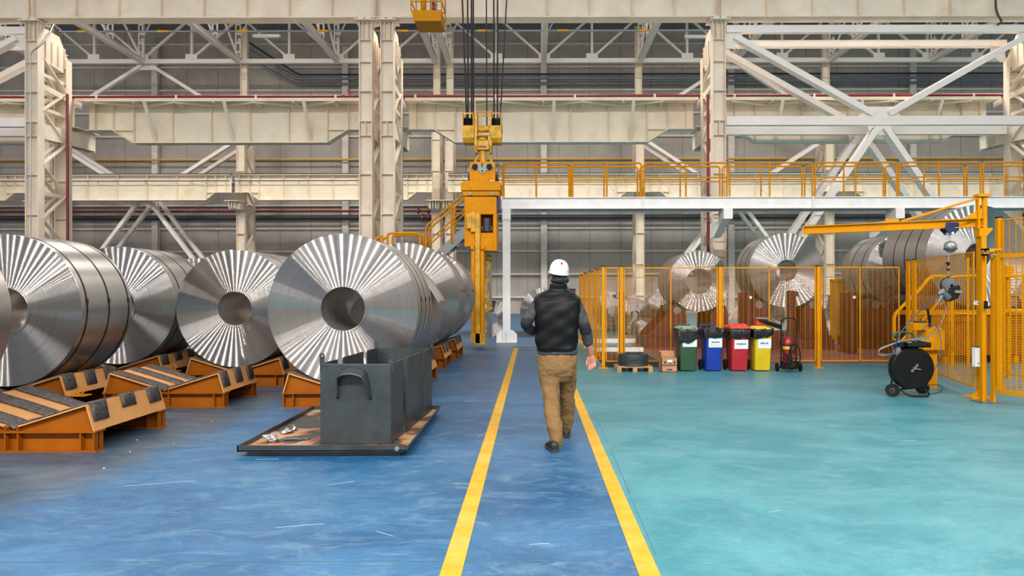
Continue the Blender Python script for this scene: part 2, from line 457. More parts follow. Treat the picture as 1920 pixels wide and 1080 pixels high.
structure('trim_curb', MB().box(1.3, 14, 19.7, 19.95, 0, .1).box(1.35, 2.72, 16.8, 16.98, 0, .1), M['white'])
structure('wall_back', MB().box(-46, 46, 45, 45.25, 0, 18.7), M['wall'])
structure('ceiling', MB().box(-46, 46, 24.4, 45.3, 18.6, 18.8), M['deck'])
structure('ceiling_front', MB().box(-46, 46, -26, 24.4, 18.6, 18.8), M['deck'])
structure('wall_front', MB().box(-46, 46, -26.2, -26, 0, 18.7), M['wall'])
g = MB()
for k in range(12):
    z = 1.09 + 1.512 * k
    g.box(-46, 46, 44.8, 45, z - .06, z + .06)
structure('trim_girts', g, M['wallpost'])
for i, X in enumerate((-36.9, -24.7, -12.25, .74, 13.0, 24.9, 37)):
    m = MB().box(X - .2, X + .2, 44.60, 44.63, 0, 17.5).box(X - .02, X + .02, 44.63, 44.84, 0, 17.5).box(X - .2, X + .2, 44.84, 44.87, 0, 17.5)
    structure('trim_wall_post', m, M['wallpost'])

# ---------------------------------------------------------------- near columns (two chords, laced)
YF, YR = 24.0, 25.45
def near_column(X, label, conduit=False):
    r = thing('steel_column', label, 'column', (X, YF, 0), kind='thing'); p = WP(r)
    def chord(Y, top):
        m = MB().box(X - .2, X + .2, Y - .01, Y + .01, 0, top)
        for sx in (-1, 1): m.box(X + sx * .215 - .015, X + sx * .215 + .015, Y - .16, Y + .16, 0, top)
        for z in (1.2, 2.7, 4.2, 5.6, 6.95, 7.45, 8.5, 9.53, 10.3):
            m.box(X - .2, X + .2, Y - .15, Y - .01, z - .012, z + .012)
        return m
    m = chord(YF, 10.93); m.box(X - .012, X + .012, YF - .15, YF, 6.95, 7.45)
    for dx in (-.09, .09): m.box(X + dx - .01, X + dx + .01, YF - .15, YF, 10.3, 10.93)
    p('front_chord', m, M['cream'])
    p('rear_chord', chord(YR, 10.1), M['cream'])
    for dx in (-.17, .17):
      m = MB(); z = .3; up = True
      while z < 8.9:
        if 1:
            a, b = (YF + .1, YR - .1) if up else (YR - .1, YF + .1)
            m.bar((X + dx, a, z), (X + dx, b, z + .95), .04, .15, (1, 0, 0))
        z += .95; up = not up
      for z in (1.2, 3.1, 5.0, 8.0, 9.2): m.bar((X + dx, YF + .1, z), (X + dx, YR - .1, z), .03, .12)
      p('lacing', m, M['cream'])
    m = MB().prism([(YF + .1, 9.75), (YR + .1, 9.55), (YR + .1, 10.1), (YR - .4, 10.85), (YF + .1, 10.9)], 'x', X - .15, X + .15)
    for k in range(4):
        y = YF + .3 + k * .33
        m.box(X - .2, X + .2, y - .01, y + .01, 9.75, 10.5)
    p('head_plate', m, M['cream'])
    m = MB().box(X - .36, X + .36, YF - .32, YF + .32, 10.93, 10.97)
    for dx in (-.13, .13): m.box(X + dx - .09, X + dx + .09, YF - .3, YF - .1, 10.97, 11.017)
    for sx in (-1, 1): m.prism([(X + sx * .22, 10.25), (X + sx * .265, 10.93), (X + sx * .22, 10.93)], 'y', YF - .05, YF + .05)
    p('cap_plate', m, M['cream'])
    m = MB().prism([(YF - .05, 6.92), (27.0, 7.05), (27.0, 7.5), (26.85, 7.62), (YF - .05, 7.45)], 'x', X - .19, X - .16)
    m.prism([(YF - .05, 6.92), (27.0, 7.05), (27.0, 7.5), (26.85, 7.62), (YF - .05, 7.45)], 'x', X + .16, X + .19)
    m.box(X - .36, X + .36, 25.7, 27.02, 7.68, 7.71).box(X - .2, X + .2, 26.2, 26.8, 7.55, 7.68).box(X - .2, X + .2, 26.98, 27.02, 7.0, 7.6)
    p('corbel', m, M['cream'])
    m = MB()
    for dx in (-.19, .19): m.bar((X + dx, YF + .17, 8.76), (X + dx, 26.2, 8.6), .05, .2)
    p('catwalk_arm', m, M['cream'])
    m = MB().box(X - .35, X + .35, YF - .4, YR + .4, 0, .05)
    p('base_plate', m, M['cream'])
    if conduit:
        m = MB().tube(rounded([P(58, 440, 23.8), P(58, 96, 23.8), P(80, 82, 23.8), P(98, 55, 24.6), P(104, 38, 25)], .2), .02, 6)
        p('conduit', m, M['conduit'])
    return r
near_column(-17.5, 'cream laced steel column at far left, with a grey conduit up its face', True)
near_column(-5.83, 'left one of the twin cream laced columns beside the hanging hoist ropes')
near_column(-5.08, 'right one of the twin cream laced columns beside the hanging hoist ropes')
near_column(6.53, 'cream laced steel column behind the walkway railing, beside the big cross bracing')
near_column(17.9, 'cream laced steel column cut by the right edge behind the walkway')

# ---------------------------------------------------------------- top girders over the near columns
def top_girder(x0, x1, label):
    r = thing('crane_girder', label, 'girder', ((x0 + x1) / 2, YF, 11.0), group='cream plate girders along the top', kind='thing'); p = WP(r)
    m = MB().box(x0, x1, YF - .01, YF + .01, 11.06, 13.4)
    n = int((x1 - x0) / 1.46)
    for k in range(n + 1):
        x = x0 + .05 + (x1 - x0 - .1) * k / n
        m.box(x - .012, x + .012, YF - .2, YF, 11.14 if 0 < k < n else 11.06, 13.3)
    p('web', m, M['cream'])
    p('bottom_flange', MB().box(x0, x1, YF - .27, YF + .27, 11.02, 11.06), M['cream'])
    p('top_flange', MB().box(x0, x1, YF - .35, YF + .35, 13.4, 13.45), M['cream'])
    return r
top_girder(-29.5, -17.52, 'stiffened cream girder at the top, leftmost one ending over the far left column')
top_girder(-17.48, -5.47, 'stiffened cream girder at the top, between the far left column and the twin columns')
top_girder(-5.43, 6.51, 'stiffened cream girder at the top, behind the hoist ropes')
top_girder(6.55, 17.9, 'stiffened cream girder at the top, above the big cross bracing')

# ---------------------------------------------------------------- lower crane girders with cut-back ends
def dapped(x0, x1, Y, zt, zb, zd, label, group, catwalk, e=1.0, sl=.8):
    r = thing('crane_girder', label, 'girder', ((x0 + x1) / 2, Y, zb), group=group, kind='thing'); p = WP(r)
    low = [(x0, zd), (x0 + e, zd), (x0 + e + sl, zb), (x1 - e - sl, zb), (x1 - e, zd), (x1, zd)]
    m = MB().prism(low + [(x1, zt), (x0, zt)], 'y', Y - .01, Y + .01)
    n = int((x1 - x0 - 2 * e - 2 * sl) / 1.46)
    for k in range(n + 1):
        x = x0 + e + sl + (x1 - x0 - 2 * e - 2 * sl) * k / n
        m.box(x - .012, x + .012, Y - .17, Y, zb, zt)
    for x in (x0 + e, x1 - e, x0 + .3, x1 - .3): m.box(x - .012, x + .012, Y - .17, Y, zd, zt)
    for a, b in ((x0 + e, x0 + e + sl), (x1 - e - sl, x1 - e)): m.box(a, b, Y - .14, Y, zd - .01, zd + .01)
    p('web', m, M['girder'])
    m = MB()
    for (a, c), (b, d) in zip(low, low[1:]): m.bar((a, Y, c), (b, Y, d), .44, .03)
    p('bottom_flange', m, M['girder'])
    p('top_flange', MB().box(x0, x1, Y - .22, Y + .22, zt, zt + .035), M['girder'])
    if catwalk:
        yf = Y - .85
        p('catwalk_deck', MB().box(x0, x1, yf, Y - .25, zt - .04, zt).box(x0, x1, yf - .02, yf, zt - .1, zt + .02), M['girder'])
        m = MB(); k = x0 + .7; up = True
        while k + 1.5 < x1:
            a, b = (yf + .05, Y - .2) if up else (Y - .2, yf + .05)
            m.bar((k, a, zt - .12), (k + 1.5, b, zt - .12), .09, .07); k += 1.5; up = not up
            m.bar((k, yf, zt - .1), (k, Y, zt - .1), .06, .08)
        p('catwalk_bracing', m, M['girder'])
        for k in range(int((x1 - x0 - 2) / 3) + 1):
            x = x0 + 2.6 + 3 * k
            if x > x1 - 1: break
            p('bracket', MB().bar((x, yf, zt - .05), (x, Y - .03, zb + .12), .07, .12, (1, 0, 0)), M['girder'])
    else:
        rl = p('crane_rail', MB().box(x0, x1, Y - .08, Y + .08, zt + .035, zt + .12), M['pipe_dark'])
        p('cable_line', MB().cyl((x0, Y - .28, zt - .35), (x1, Y - .28, zt - .35), .03, 6), M['tray'])
        m = MB()
        x = x0 + 1
        while x < x1: m.bar((x, Y - .3, zt - .35), (x, Y, zt - .3), .05, .05); m.bar((x, Y - .02, zt - .35), (x + .7, Y - .02, zb + .3), .05, .03, (0, 1, 0)); x += 1.46 * 1.9
        p('cable_hanger', m, M['girder'])
    return r
NG = 'near crane girders with catwalk'
for x0, x1, lb in ((-29.5, -17.78, 'catwalk girder seen left of the far left cream column'),
                   (-17.2, -6.12, 'deep catwalk girder between the far left column and the twin columns'),
                   (-4.79, 6.24, 'deep catwalk girder directly behind the hanging hook block'),
                   (6.82, 17.6, 'deep catwalk girder behind the big cross bracing on the right')):
    dapped(x0, x1, 26.5, 8.75, 7.24, 7.74, 'cream ' + lb, NG, True)
FG = 'far crane girders'
for x0, x1, lb in ((-41.3, -29.7, 'low cream girder of the back row, left of the far left column'),
                   (-29.5, -17.85, 'low cream girder of the back row, between far left column and slim back column'),
                   (-17.65, -5.95, 'low cream girder of the back row, crossing behind the twin columns'),
                   (-5.0, 6.43, 'low cream girder of the back row, behind the hoist tongs'),
                   (6.63, 18.0, 'low cream girder of the back row, behind the walkway railing'),
                   (18.15, 30, 'low cream girder of the back row, behind the railing at far right')):
    dapped(x0, x1, 40.5, 8.37, 6.9, 7.35, lb, FG, False, .9, .55)

# ---------------------------------------------------------------- far columns
def far_column(X, label):
    Y0, Y1 = 41.6, 43.0
    r = thing('steel_column', label, 'column', (X, Y0, 0), kind='thing'); p = WP(r)
    def H(Y, z0, z1, hw):
        m = MB().box(X - hw, X + hw, Y - .01, Y + .01, z0, z1)
        for sx in (-1, 1): m.box(X + sx * hw - .012, X + sx * hw + .012, Y - .14, Y + .14, z0, z1)
        for k in range(int((z1 - z0) / 1.9)): m.box(X - hw, X + hw, Y - .13, Y, z0 + 1.2 + 1.9 * k, z0 + 1.225 + 1.9 * k)
        return m
    p('front_chord', H(Y0, 0, 11.6, .24), M['cream'])
    p('rear_chord', H(Y1, 0, 11.6, .22), M['cream'])
    p('upper_shaft', H(Y0 + .5, 11.5, 17.8, .2), M['cream'])
    for dx in (-.19, .19):
        m = MB(); z = .3; up = True
        while z < 10.6:
            a, b = (Y0 + .1, Y1 - .1) if up else (Y1 - .1, Y0 + .1)
            m.bar((X + dx, a, z), (X + dx, b, z + .95), .04, .12, (1, 0, 0))
            z += .95; up = not up
        p('lacing', m, M['cream'])
    p('head_plate', MB().box(X - .25, X + .25, Y0 - .15, Y1 + .15, 11.55, 11.62), M['cream'])
    m = MB().box(X - .39, X + .39, 40.1, 41.5, 6.82, 6.86).prism([(X - .36, 6.82), (X + .36, 6.82), (X + .3, 6.4), (X - .3, 6.4)], 'y', 40.6, 41.5)
    for dx in (-.15, .0, .15): m.box(X + dx - .015, X + dx + .015, 40.2, 40.6, 6.42, 6.82)
    p('corbel', m, M['cream'])
    return r
for X, lb in ((-29.6, 'pale back-row column mostly hidden by the far left column'),
              (-17.75, 'pale laced back-row column rising above the left coils'),
              (-5.88, 'left one of the twin back-row columns behind the stair'),
              (-5.07, 'right one of the twin back-row columns behind the stair'),
              (6.53, 'pale back-row column standing to the left of the walkway cross bracing'),
              (18.07, 'pale back-row column standing between the two raised coils')):
    far_column(X, lb)

# ---------------------------------------------------------------- bracing frames
def brace_frame(xa, xb, Y, label, group):
    xm = (xa + xb) / 2
    r = thing('bracing_frame', label, 'bracing', (xm, Y, 0), group=group, kind='thing'); p = WP(r)
    p('top_beam', MB().bar((xa, Y, 10.67), (xb, Y, 10.67), .2, .25), M['brace'])
    p('middle_beam', MB().bar((xa, Y, 7.45), (xb, Y, 7.45), .2, .31), M['brace'])
    for sx, xe in ((-1, xa), (1, xb)):
        d = p('diagonal', MB().bar((xe - sx * .3, Y, 10.4), (xm + sx * .28, Y, 7.68), .2, .3, (0, 1, 0)), M['brace'])
        d2 = p('diagonal', MB().bar((xm + sx * .14, Y, 7.2), (xe - sx * .45, Y, .15), .2, .36, (0, 1, 0)), M['brace'])
        bb = MB()
        for k in range(8):
            t = Vector((xm + sx * (.22 + (k % 4) * .055), Y - .11, 7.08 - (k % 4) * .065)) + Vector((sx * (.10 if k > 3 else 0), 0, .08 if k > 3 else 0))
            bb.cyl(t, t + Vector((0, -.02, 0)), .018, 6)
        p('bolts', bb, M['pipe_dark'], d2)
    p('gusset', MB().prism([(xm - .75, 7.6), (xm + .75, 7.6), (xm + .45, 7.95), (xm - .45, 7.95)], 'y', Y - .02, Y + .02), M['brace'])
    p('gusset', MB().prism([(xm - .45, 7.3), (xm + .45, 7.3), (xm + .35, 6.95), (xm - .35, 6.95)], 'y', Y - .02, Y + .02), M['brace'])
    for sx, xe in ((-1, xa), (1, xb)): p('gusset', MB().prism([(xe - sx * .01, 10.55), (xe - sx * .55, 10.55), (xe - sx * .55, 10.3), (xe - sx * .2, 10.0), (xe, 10.0)], 'y', Y - .02, Y + .02), M['brace'])
brace_frame(6.8, 17.63, YF, 'front plane of the big pale cross bracing above the walkway', 'near bracing frames')
brace_frame(6.8, 17.63, YR, 'rear plane of the big pale cross bracing above the walkway, shaded behind the front one', 'near bracing frames')
brace_frame(-29.3, -17.77, YF, 'front plane of the cross bracing cut by the left edge of the frame', 'near bracing frames')
brace_frame(-29.3, -17.77, YR, 'rear plane of the cross bracing cut by the left edge of the frame', 'near bracing frames')

def far_brace(xa, xb, label):
    xm = (xa + xb) / 2
    r = thing('bracing_frame', label, 'bracing', (xm, 41.6, 0), group='back-row bracing', kind='thing'); p = WP(r)
    for Y in (41.6, 43.0):
        for sx, xe in ((-1, xa), (1, xb)):
            if Y < 42: p('diagonal', MB().bar((xm + sx * .25, Y + .3, 15.4), (xe - sx * .4, Y + .3, 12.1), .2, .24, (0, 1, 0)), M['brace'])
            p('diagonal', MB().bar((xe - sx * .42, Y, 10.6), (xm + sx * .2, Y, 7.25), .2, .26, (0, 1, 0)), M['brace'])
            p('diagonal', MB().bar((xm + sx * .2, Y, 7.15), (xe - sx * .42, Y, .2), .2, .26, (0, 1, 0)), M['brace'])
    p('gusset', MB().box(xm - .5, xm + .5, 41.58, 41.62, 6.9, 7.45), M['brace']); p('gusset', MB().box(xm - .6, xm + .6, 41.88, 41.92, 15.1, 15.45), M['brace'])
far_brace(-29.6, -17.75, 'pale back-row bracing above the left coils, crossing at the low girder')
far_brace(6.53, 18.07, 'pale back-row bracing seen behind the walkway')

# ---------------------------------------------------------------- roof steel of the rear aisle
TX = [-29.6, -23.6, -17.75, -11.8, -5.88, -5.07, .7, 6.53, 12.3, 18.07, 24.2]
TL = ['at far left beyond the column', 'over the left bracing peak', 'over the slim back column on the left', 'midway between slim back column and twin columns',
      'over the left twin back column', 'over the right twin back column', 'behind the hoist ropes', 'left of the big cross bracing', 'over the middle of the big cross bracing',
      'right of the big cross bracing', 'at the far right edge']
for X, lb in zip(TX, TL):
    r = thing('roof_truss', 'pale roof truss running away under the roof, ' + lb, 'truss', (X, 33, 15.5), group='roof trusses', kind='thing'); p = WP(r)
    p('bottom_chord', MB().ibar((X, 24.6, 15.55), (X, 41.42, 15.45), .3, .28), M['brace'])
    p('top_chord', MB().ibar((X, 24.6, 18.1), (X, 41.42, 17.9), .25, .22), M['brace'])
    m = MB()
    for k in range(6):
        y = 26.2 + 3 * k
        for dx in (-.13, .13): m.bar((X + dx, y, 15.6), (X + dx, y, 18), .07, .07)
        for j in range(4): m.box(X - .13, X + .13, y - .03, y + .03, 15.9 + .55 * j, 16.0 + .55 * j)
        m.bar((X, y, 15.6), (X, y - 2.8, 17.9), .1, .1)
        m.bar((X, y, 16.6), (X + (.7 if X != -5.88 else -.7), y, 18.0), .07, .07)
    p('web_members', m, M['brace'])
bays = [(-29.6, -17.75), (-17.75, -5.88), (-5.07, 6.53), (6.53, 18.07), (18.07, 30)]
BL = ['above the left coils', 'between slim back column and twin columns', 'behind the hoist ropes', 'behind the big cross bracing', 'at the far right']
for (a, b), lb in zip(bays, BL):
    Y = 41.56; zm = 15.5; zt = 17.9; L = b - a
    r = thing('eaves_truss', 'pale horizontal truss along the back row of columns, ' + lb, 'truss', ((a + b) / 2, Y, zm), group='eaves trusses', kind='thing'); p = WP(r)
    p('bottom_chord', MB().bar((a, Y, zm), (b, Y, zm), .2, .26), M['brace'])
    m = MB()
    for q in (.25, .5, .75):
        x = a + L * q
        m.bar((x, Y, zm), (x, Y, zt), .14, .14)
        p('gusset', MB().box(x - .35, x + .35, Y - .12, Y - .09, zm + .1, zm + .42), M['brace'])
    for q0, q1 in ((.25, .03), (.5, .28), (.5, .72), (.75, .97)):
        m.bar((a + L * q0, Y, zm + .15), (a + L * q1, Y, zt), .12, .14, (0, 1, 0))
    p('web_members', m, M['brace'])

# ---------------------------------------------------------------- pipes and services
def pipe(name, pts, r, m, label, cat='pipe', n=10, rr=.3):
    o = build(name, MB().tube(rounded(pts, rr) if len(pts) > 2 else pts, r, n), M[m], smooth=40); tag(o, label, cat, kind='thing'); return o
r = thing('fire_main', 'dark red pipe running along the catwalk girders', 'pipe', (0, 25.72, 8.83), kind='thing'); p = WP(r)
p('pipe_run', MB().cyl((-30, 25.72, 8.84), (19, 25.72, 8.84), .06, 12), M['pipe_red'], smooth=40)
m = MB()
for px in (644, 668): c = GX(px, 25.72); m.cyl((c - .04, 25.72, 8.84), (c + .04, 25.72, 8.84), .085, 12)
c = GX(656, 25.72); m.cyl((c, 25.72, 8.84), (c, 25.72, 9.1), .03, 8)
p('valve', m, M['pipe_red'], smooth=40)
m = MB()
for x in [-16.4 + 3 * k for k in range(12)]: m.box(x - .04, x + .04, 25.66, 25.8, 8.765, 8.9)
p('pipe_clamps', m, M['girder'])
pipe('drop_pipe', [(-17.17, 25.2, 8.8), (-17.17, 25.2, .052)], .05, 'pipe_red', 'dark red vertical pipe beside the far left column')
pipe('drop_pipe', [(GX(1328, 23.7), 23.7, 8.3), (GX(1328, 23.7), 23.7, .052)], .05, 'pipe_red', 'dark red vertical pipe beside the column behind the walkway railing')
pipe('gas_pipe', [(-40, 44.3, 10.03), (36, 44.3, 10.03)], .06, 'pipe_yellow', 'thin yellow pipe along the upper back wall')
pipe('water_main', [(-40, 44.2, 6.27), (36, 44.2, 6.27)], .16, 'pipe_dark', 'thick dark pipe along the back wall')
pipe('sprinkler_pipe', [(-40, 44.2, 6.68), (36, 44.2, 6.68)], .07, 'pipe_red', 'thin dark red pipe above the thick dark pipe on the back wall')
r = thing('valve_set', 'red flanged valves on the back wall pipes beside the twin columns', 'valve', (GX(790, 44), 44, 6.2), kind='thing'); p = WP(r)
for px, z, rr, h in ((784, 6.68, .17, .1), (803, 6.68, .17, .1), (792, 6.25, .24, .12), (803, 6.25, .24, .12)):
    x = GX(px, 44.0); p('flange', MB().cyl((x - h / 2, 44.2, z), (x + h / 2, 44.2, z), rr, 14), M['pipe_red'])
for i, (z, rad, k) in enumerate(((15.62, .06, 'pipe_dark'), (15.36, .08, 'conduit'), (15.0, .08, 'conduit'))):
    pipe('cable_duct', [(GX(468, 44.5) - i * .38, 44.5, z + 2.1), (GX(560, 44.5) - i * .1, 44.5, z), (31, 44.5, z)], rad, k,
         '%s dark duct of the three bending down along the high back wall' % ('upper', 'middle', 'lowest')[i], 'duct')
r = thing('conduit_line', 'thin pale conduit with yellow bands strung below the roof', 'conduit', (0, 37.5, 15.8), kind='thing'); p = WP(r)
p('conduit_run', MB().cyl((-26, 37.5, 15.8), (12, 37.5, 15.8), .06, 8), M['conduit'])
for k in range(9): p('band', MB().cyl((-25 + 4.4 * k, 37.5, 15.8), (-24.4 + 4.4 * k, 37.5, 15.8), .065, 8), M['pipe_yellow'])
for px, py, lb in ((501, 68, 'white strip luminaire under the roof, left of the twin columns'), (1310, 71, 'white strip luminaire under the roof, near the column of the big cross bracing')):
    c = P(px, py, 40)
    r = thing('strip_luminaire', lb, 'lamp', c, kind='thing'); p = WP(r)
    p('housing', MB().box(c.x - .8, c.x + .8, c.y - .1, c.y + .1, c.z, c.z + .12), M['white'])
    p('diffuser', MB().box(c.x - .75, c.x + .75, c.y - .08, c.y + .08, c.z - .05, c.z), M['paper'])
    p('hanger', MB().cyl((c.x - .6, c.y, c.z + .1), (c.x - .6, c.y, 18.6), .012, 6).cyl((c.x + .6, c.y, c.z + .1), (c.x + .6, c.y, 18.6), .012, 6), M['conduit'])
pipe('loose_cable', [P(1868, -20, 23.7), P(1868, 18, 23.7), P(1874, 34, 23.6), P(1880, 42, 23.65), P(1872, 48, 23.9)], .035, 'pipe_dark', 'grey cable hanging down the top girder at right', 'cable', 8)

# ---------------------------------------------------------------- walkway with guardrails and stair
YW = 20.0
r = thing('walkway', 'white elevated walkway of steel beams on the right', 'walkway', (8, YW, 0), kind='thing'); p = WP(r)
X0, X1 = GX(941, YW), 21.0
for Y in (YW, YW + .72):
    m = MB().ibar((X0, Y, 4.07), (X1, Y, 4.07), .16, .34, .02, .012)
    for px in (1205, 1523, 1843): x = GX(px, YW); m.box(x - .012, x + .012, Y - .09, Y + .02, 3.9, 4.24)
    p('edge_beam', m, M['white'])
p('deck', MB().box(X0, X1, YW + .02, YW + .7, 4.20, 4.23), M['greyplate'])
m = MB()
x = X0 + .3
while x < X1: m.box(x - .03, x + .03, YW, YW + .72, 4.0, 4.15); x += 1.2
p('cross_beams', m, M['greyplate'])
xc = GX(950, YW)
m = MB().box(xc - .11, xc + .11, YW - .1, YW + .1, .02, 3.6)
l = p('support_leg', m, M['white'])
p('head_block', MB().ibar((xc, YW, 3.6), (xc, YW, 3.92), .24, .22, .02, .02, (0, 1, 0)).box(xc - .13, xc + .13, YW - .13, YW + .13, 3.58, 3.62), M['white'], l)
p('foot_plate', MB().prism([(xc - .3, 0), (xc + .3, 0), (xc + .3, .24), (xc + .16, .36), (xc - .16, .36), (xc - .3, .24)], 'y', YW - .015, YW + .015).box(xc - .015, xc + .015, YW - .2, YW + .2, .02, .33).box(xc - .3, xc + .3, YW - .22, YW + .22, 0, .02), M['white'], l)
for px in (1364, 1685):
    x = GX(px, YW)
    h = p('bracket', MB().box(x - .13, x + .13, YW - .1, YW + .5, 3.6, 3.9).prism([(YW + .1, 3.6), (YW + 1.5, 3.6), (YW + 1.5, 3.15), (YW + 1.1, 3.15)], 'x', x - .12, x + .12), M['white'])

def railpart(x0, x1, Y, z0, zt, mids, midx, r=.026):
    m = MB().tube(rounded([(x0, Y, z0), (x0, Y, zt), (x1, Y, zt), (x1, Y, z0)], .1), r, 8)
    rails = MB()
    for z in mids: rails.cyl((x0, Y, z), (x1, Y, z), r * .8, 8)
    return m, rails, MB().cyl((midx, Y, z0), (midx, Y, zt), r, 8)
secs = [(943, 1070, 1006), (1074, 1203, 1138), (1208, 1363, 1286), (1368, 1523, 1443), (1528, 1681, 1604), (1685, 1838, 1760), (1843, 1996, 1920)]
for row, Y, nm in ((0, YW - .02, 'front'), (1, YW + .74, 'rear')):
    for i, (a, b, c) in enumerate(secs):
        x0, x1, xm = GX(a, YW), GX(b, YW), GX(c, YW)
        r = thing('guardrail', '%s yellow tube guardrail section from the stair, along the %s edge of the white walkway' % (ORD(i), nm), 'railing', ((x0 + x1) / 2, Y, 4.24), group='walkway guardrails'); p = WP(r)
        lo, rl, mp = railpart(x0, x1, Y, 4.242, 5.24 if row == 0 else 5.27, (4.81,) if row == 0 else (4.81,), xm)
        p('rail_loop', lo, M['yellow'], smooth=50); p('mid_rail', rl, M['yellow'], smooth=50); p('mid_post', mp, M['yellow'], smooth=50)

r = thing('stair', 'pale steel stair with a landing climbing to the white walkway', 'stair', (-2.8, YW, 0), kind='thing'); p = WP(r)
def stz(x): return 4.2 + (x - X0) * .885
xl = -3.35
for Y in (YW + .03, YW + .67):
    p('stringer', MB().bar((X0 - .16, Y, stz(X0 - .16)), (xl, Y, stz(xl)), .06, .26), M['greyplate'])
    p('stringer', MB().bar((-4.35, Y, 2.0), (-6.6, Y, .05), .06, .26), M['greyplate'])
for k in range(9):
    x = X0 - .2 - .26 * k
    p('tread', MB().box(x - .14, x + .14, YW + .06, YW + .64, stz(x) - .06, stz(x) - .03), M['tray'])
for k in range(8):
    x = -4.5 - .26 * k
    p('tread', MB().box(x - .14, x + .14, YW + .06, YW + .64, 1.86 - .235 * k, 1.89 - .235 * k), M['tray'])
p('landing', MB().box(-4.4, -3.2, YW, YW + .75, 2.02, 2.1), M['greyplate'])
for x in (-4.3, -3.3):
    for Y in (YW + .06, YW + .68): p('leg', MB().box(x - .05, x + .05, Y - .05, Y + .05, 0, 2.02), M['white'])
for Y, dx in ((YW, 0), (YW + .7, .02)):
    m = MB()
    xa, xb = GX(880, YW), GX(799, YW)
    top = lambda x: 3.40 + (x - xb) * .855
    m.tube(rounded([(X0 - .06, Y, top(X0 - .06)), (xb, Y, top(xb)), (xb, Y, 2.1)], .06), .03, 8)
    m.cyl((X0 - .06, Y, top(X0 - .06) - .48), (xb, Y, top(xb) - .48), .022, 8)
    m.cyl((GX(847, YW), Y, top(GX(847, YW))), (GX(847, YW), Y, stz(GX(847, YW))), .035, 8)
    p('handrail', m, M['yellow'], smooth=50)
    m = MB().tube(rounded([(-4.25, Y, 2.1), (-4.25, Y, 3.2), (-3.3, Y, 3.2), (-3.3, Y, 2.1)], .1), .035, 8)
    m.cyl((-4.25, Y, 2.65), (-3.3, Y, 2.65), .025, 8)
    p('handrail', m, M['yellow'], smooth=50)
    m = MB().tube(rounded([(-4.4, Y, 2.1), (-4.4, Y, 3.18), (-6.7, Y, 1.18), (-6.7, Y, .1)], .12), .035, 8)
    p('handrail', m, M['yellow'], smooth=50)
# ================================================================ aluminium coils
def coil_mesh(name, R, L, rh, n=128, seed=0):
    rnd = random.Random(seed)
    prof = [(rh, 0)]; mats = []
    prof += [(rh + .004, -.006), (rh + .028, -.006), (rh + .030, 0)]
    rr = rh + .03; k = 0
    while rr < R - .06:
        rr += rnd.uniform(.02, .09); rr = min(rr, R - .012)
        o = rnd.choice((0, 0, 0, .0008, -.0008, .0015))
        prof += [(rr - .0015, prof[-1][1]), (rr, o)]
    prof += [(R - .004, 0), (R, .004)]
    nf = len(prof)
    prof += [(R, L * .25), (R, L * .5), (R, L * .75), (R, L - .004), (R - .004, L), (rh, L)]
    mb = MB().lathe(prof, (0, 0, 0), 'y', n, closed=True)
    me = bpy.data.meshes.new(name); me.from_pydata(mb.v, [], mb.f); me.update()
    for m in ('coilface', 'coilwrap', 'coilbore'): me.materials.append(M[m])
    me.polygons.foreach_set('use_smooth', [True] * len(me.polygons)); me.set_sharp_from_angle(angle=math.radians(25))
    for p in me.polygons:
        c = p.center; rad = math.hypot(c.x, c.z)
        p.material_index = 0 if abs(p.normal.y) > .5 else (2 if rad < rh + .003 else 1)
    return me
def coil(label, X, Y, Z, R, L, rh, straps, group, seed=1, extra=None, name='aluminium_coil'):
    r = thing(name, label, 'metal coil', (X, Y, Z), group=group)
    o = bpy.data.objects.new('coil_body', coil_mesh('coil_body', R, L, rh, seed=seed)); COL.objects.link(o); o.parent = r
    for f in straps:
        y = L * f
        s = MB().lathe([(R - .001, y - .016), (R + .003, y - .016), (R + .003, y + .016), (R - .001, y + .016)], (0, 0, 0), 'y', 128, closed=True)
        st = build('strap', s, M['strap'], r, smooth=30)
        a = .12
        build('seal', MB().obox((math.cos(a) * (R + .004), y, math.sin(a) * (R + .004)), .014, .042, .06, Matrix.Rotation(-a, 3, 'Y')), M['strap'], st)
    return r
def ZC(R): return R * 1.0449 + .263
CG = 'coils on ochre stands'
coil('large coil cut by the left edge, only its strapped rim showing', -6.2, 5.8, ZC(.966), .966, 1.06, .29, (.78,), CG, 3)
coil('big banded coil with three black straps, second from the left edge in front row', GX(10, 8.65), 8.65, ZC(.967), .967, 1.08, .285, (.10, .52, .93), CG, 4)
coil('coil peeking between the triple-strapped coil and the round face of its right neighbour', GX(219, 11.3), 11.3, ZC(.975), .975, 1.2, .29, (.16, .55, .9), CG, 5)
coil('coil showing its whole face left of the largest front coil', GX(440, 10.85), 10.85, ZC(.932), .932, 1.7, .266, (.3, .8), CG, 6)
lead = coil('largest front coil, its round face above the grey steel scrap box', GX(643, 8.83), 8.83, ZC(.973), .973, 1.2, .283, (.22, .52, .82), CG, 7)
flap = coil('narrower coil with a loose outer sheet, tucked behind the largest front coil', -2.46, 10.25, ZC(.87), .87, 1.75, .27, (.25,), CG, 8)
def sheet(u, v):
    a = math.radians(52 - 44 * u); rr = .875 + .17 * u ** 1.6
    return (rr * math.cos(a), .12 + 1.0 * v, rr * math.sin(a))
build('loose_sheet', MB().grid(sheet, 14, 4), M['coilwrap'], flap, smooth=60, solid=.004)
coil('tall coil with straight bands rising behind the loose-sheet coil', GX(759, 13.3), 13.3, ZC(1.07), 1.07, 1.15, .29, (.2, .55, .88), CG, 9)
coil('last coil of the near row, just left of the hanging tongs', -2.45, 15.25, ZC(1.07), 1.07, 1.05, .29, (.3, .75), CG, 10)
coil('small glimpse of a coil top behind, between two left coils', GX(368, 14.2), 14.2, ZC(.95), .95, 1.1, .28, (.5,), CG, 11)

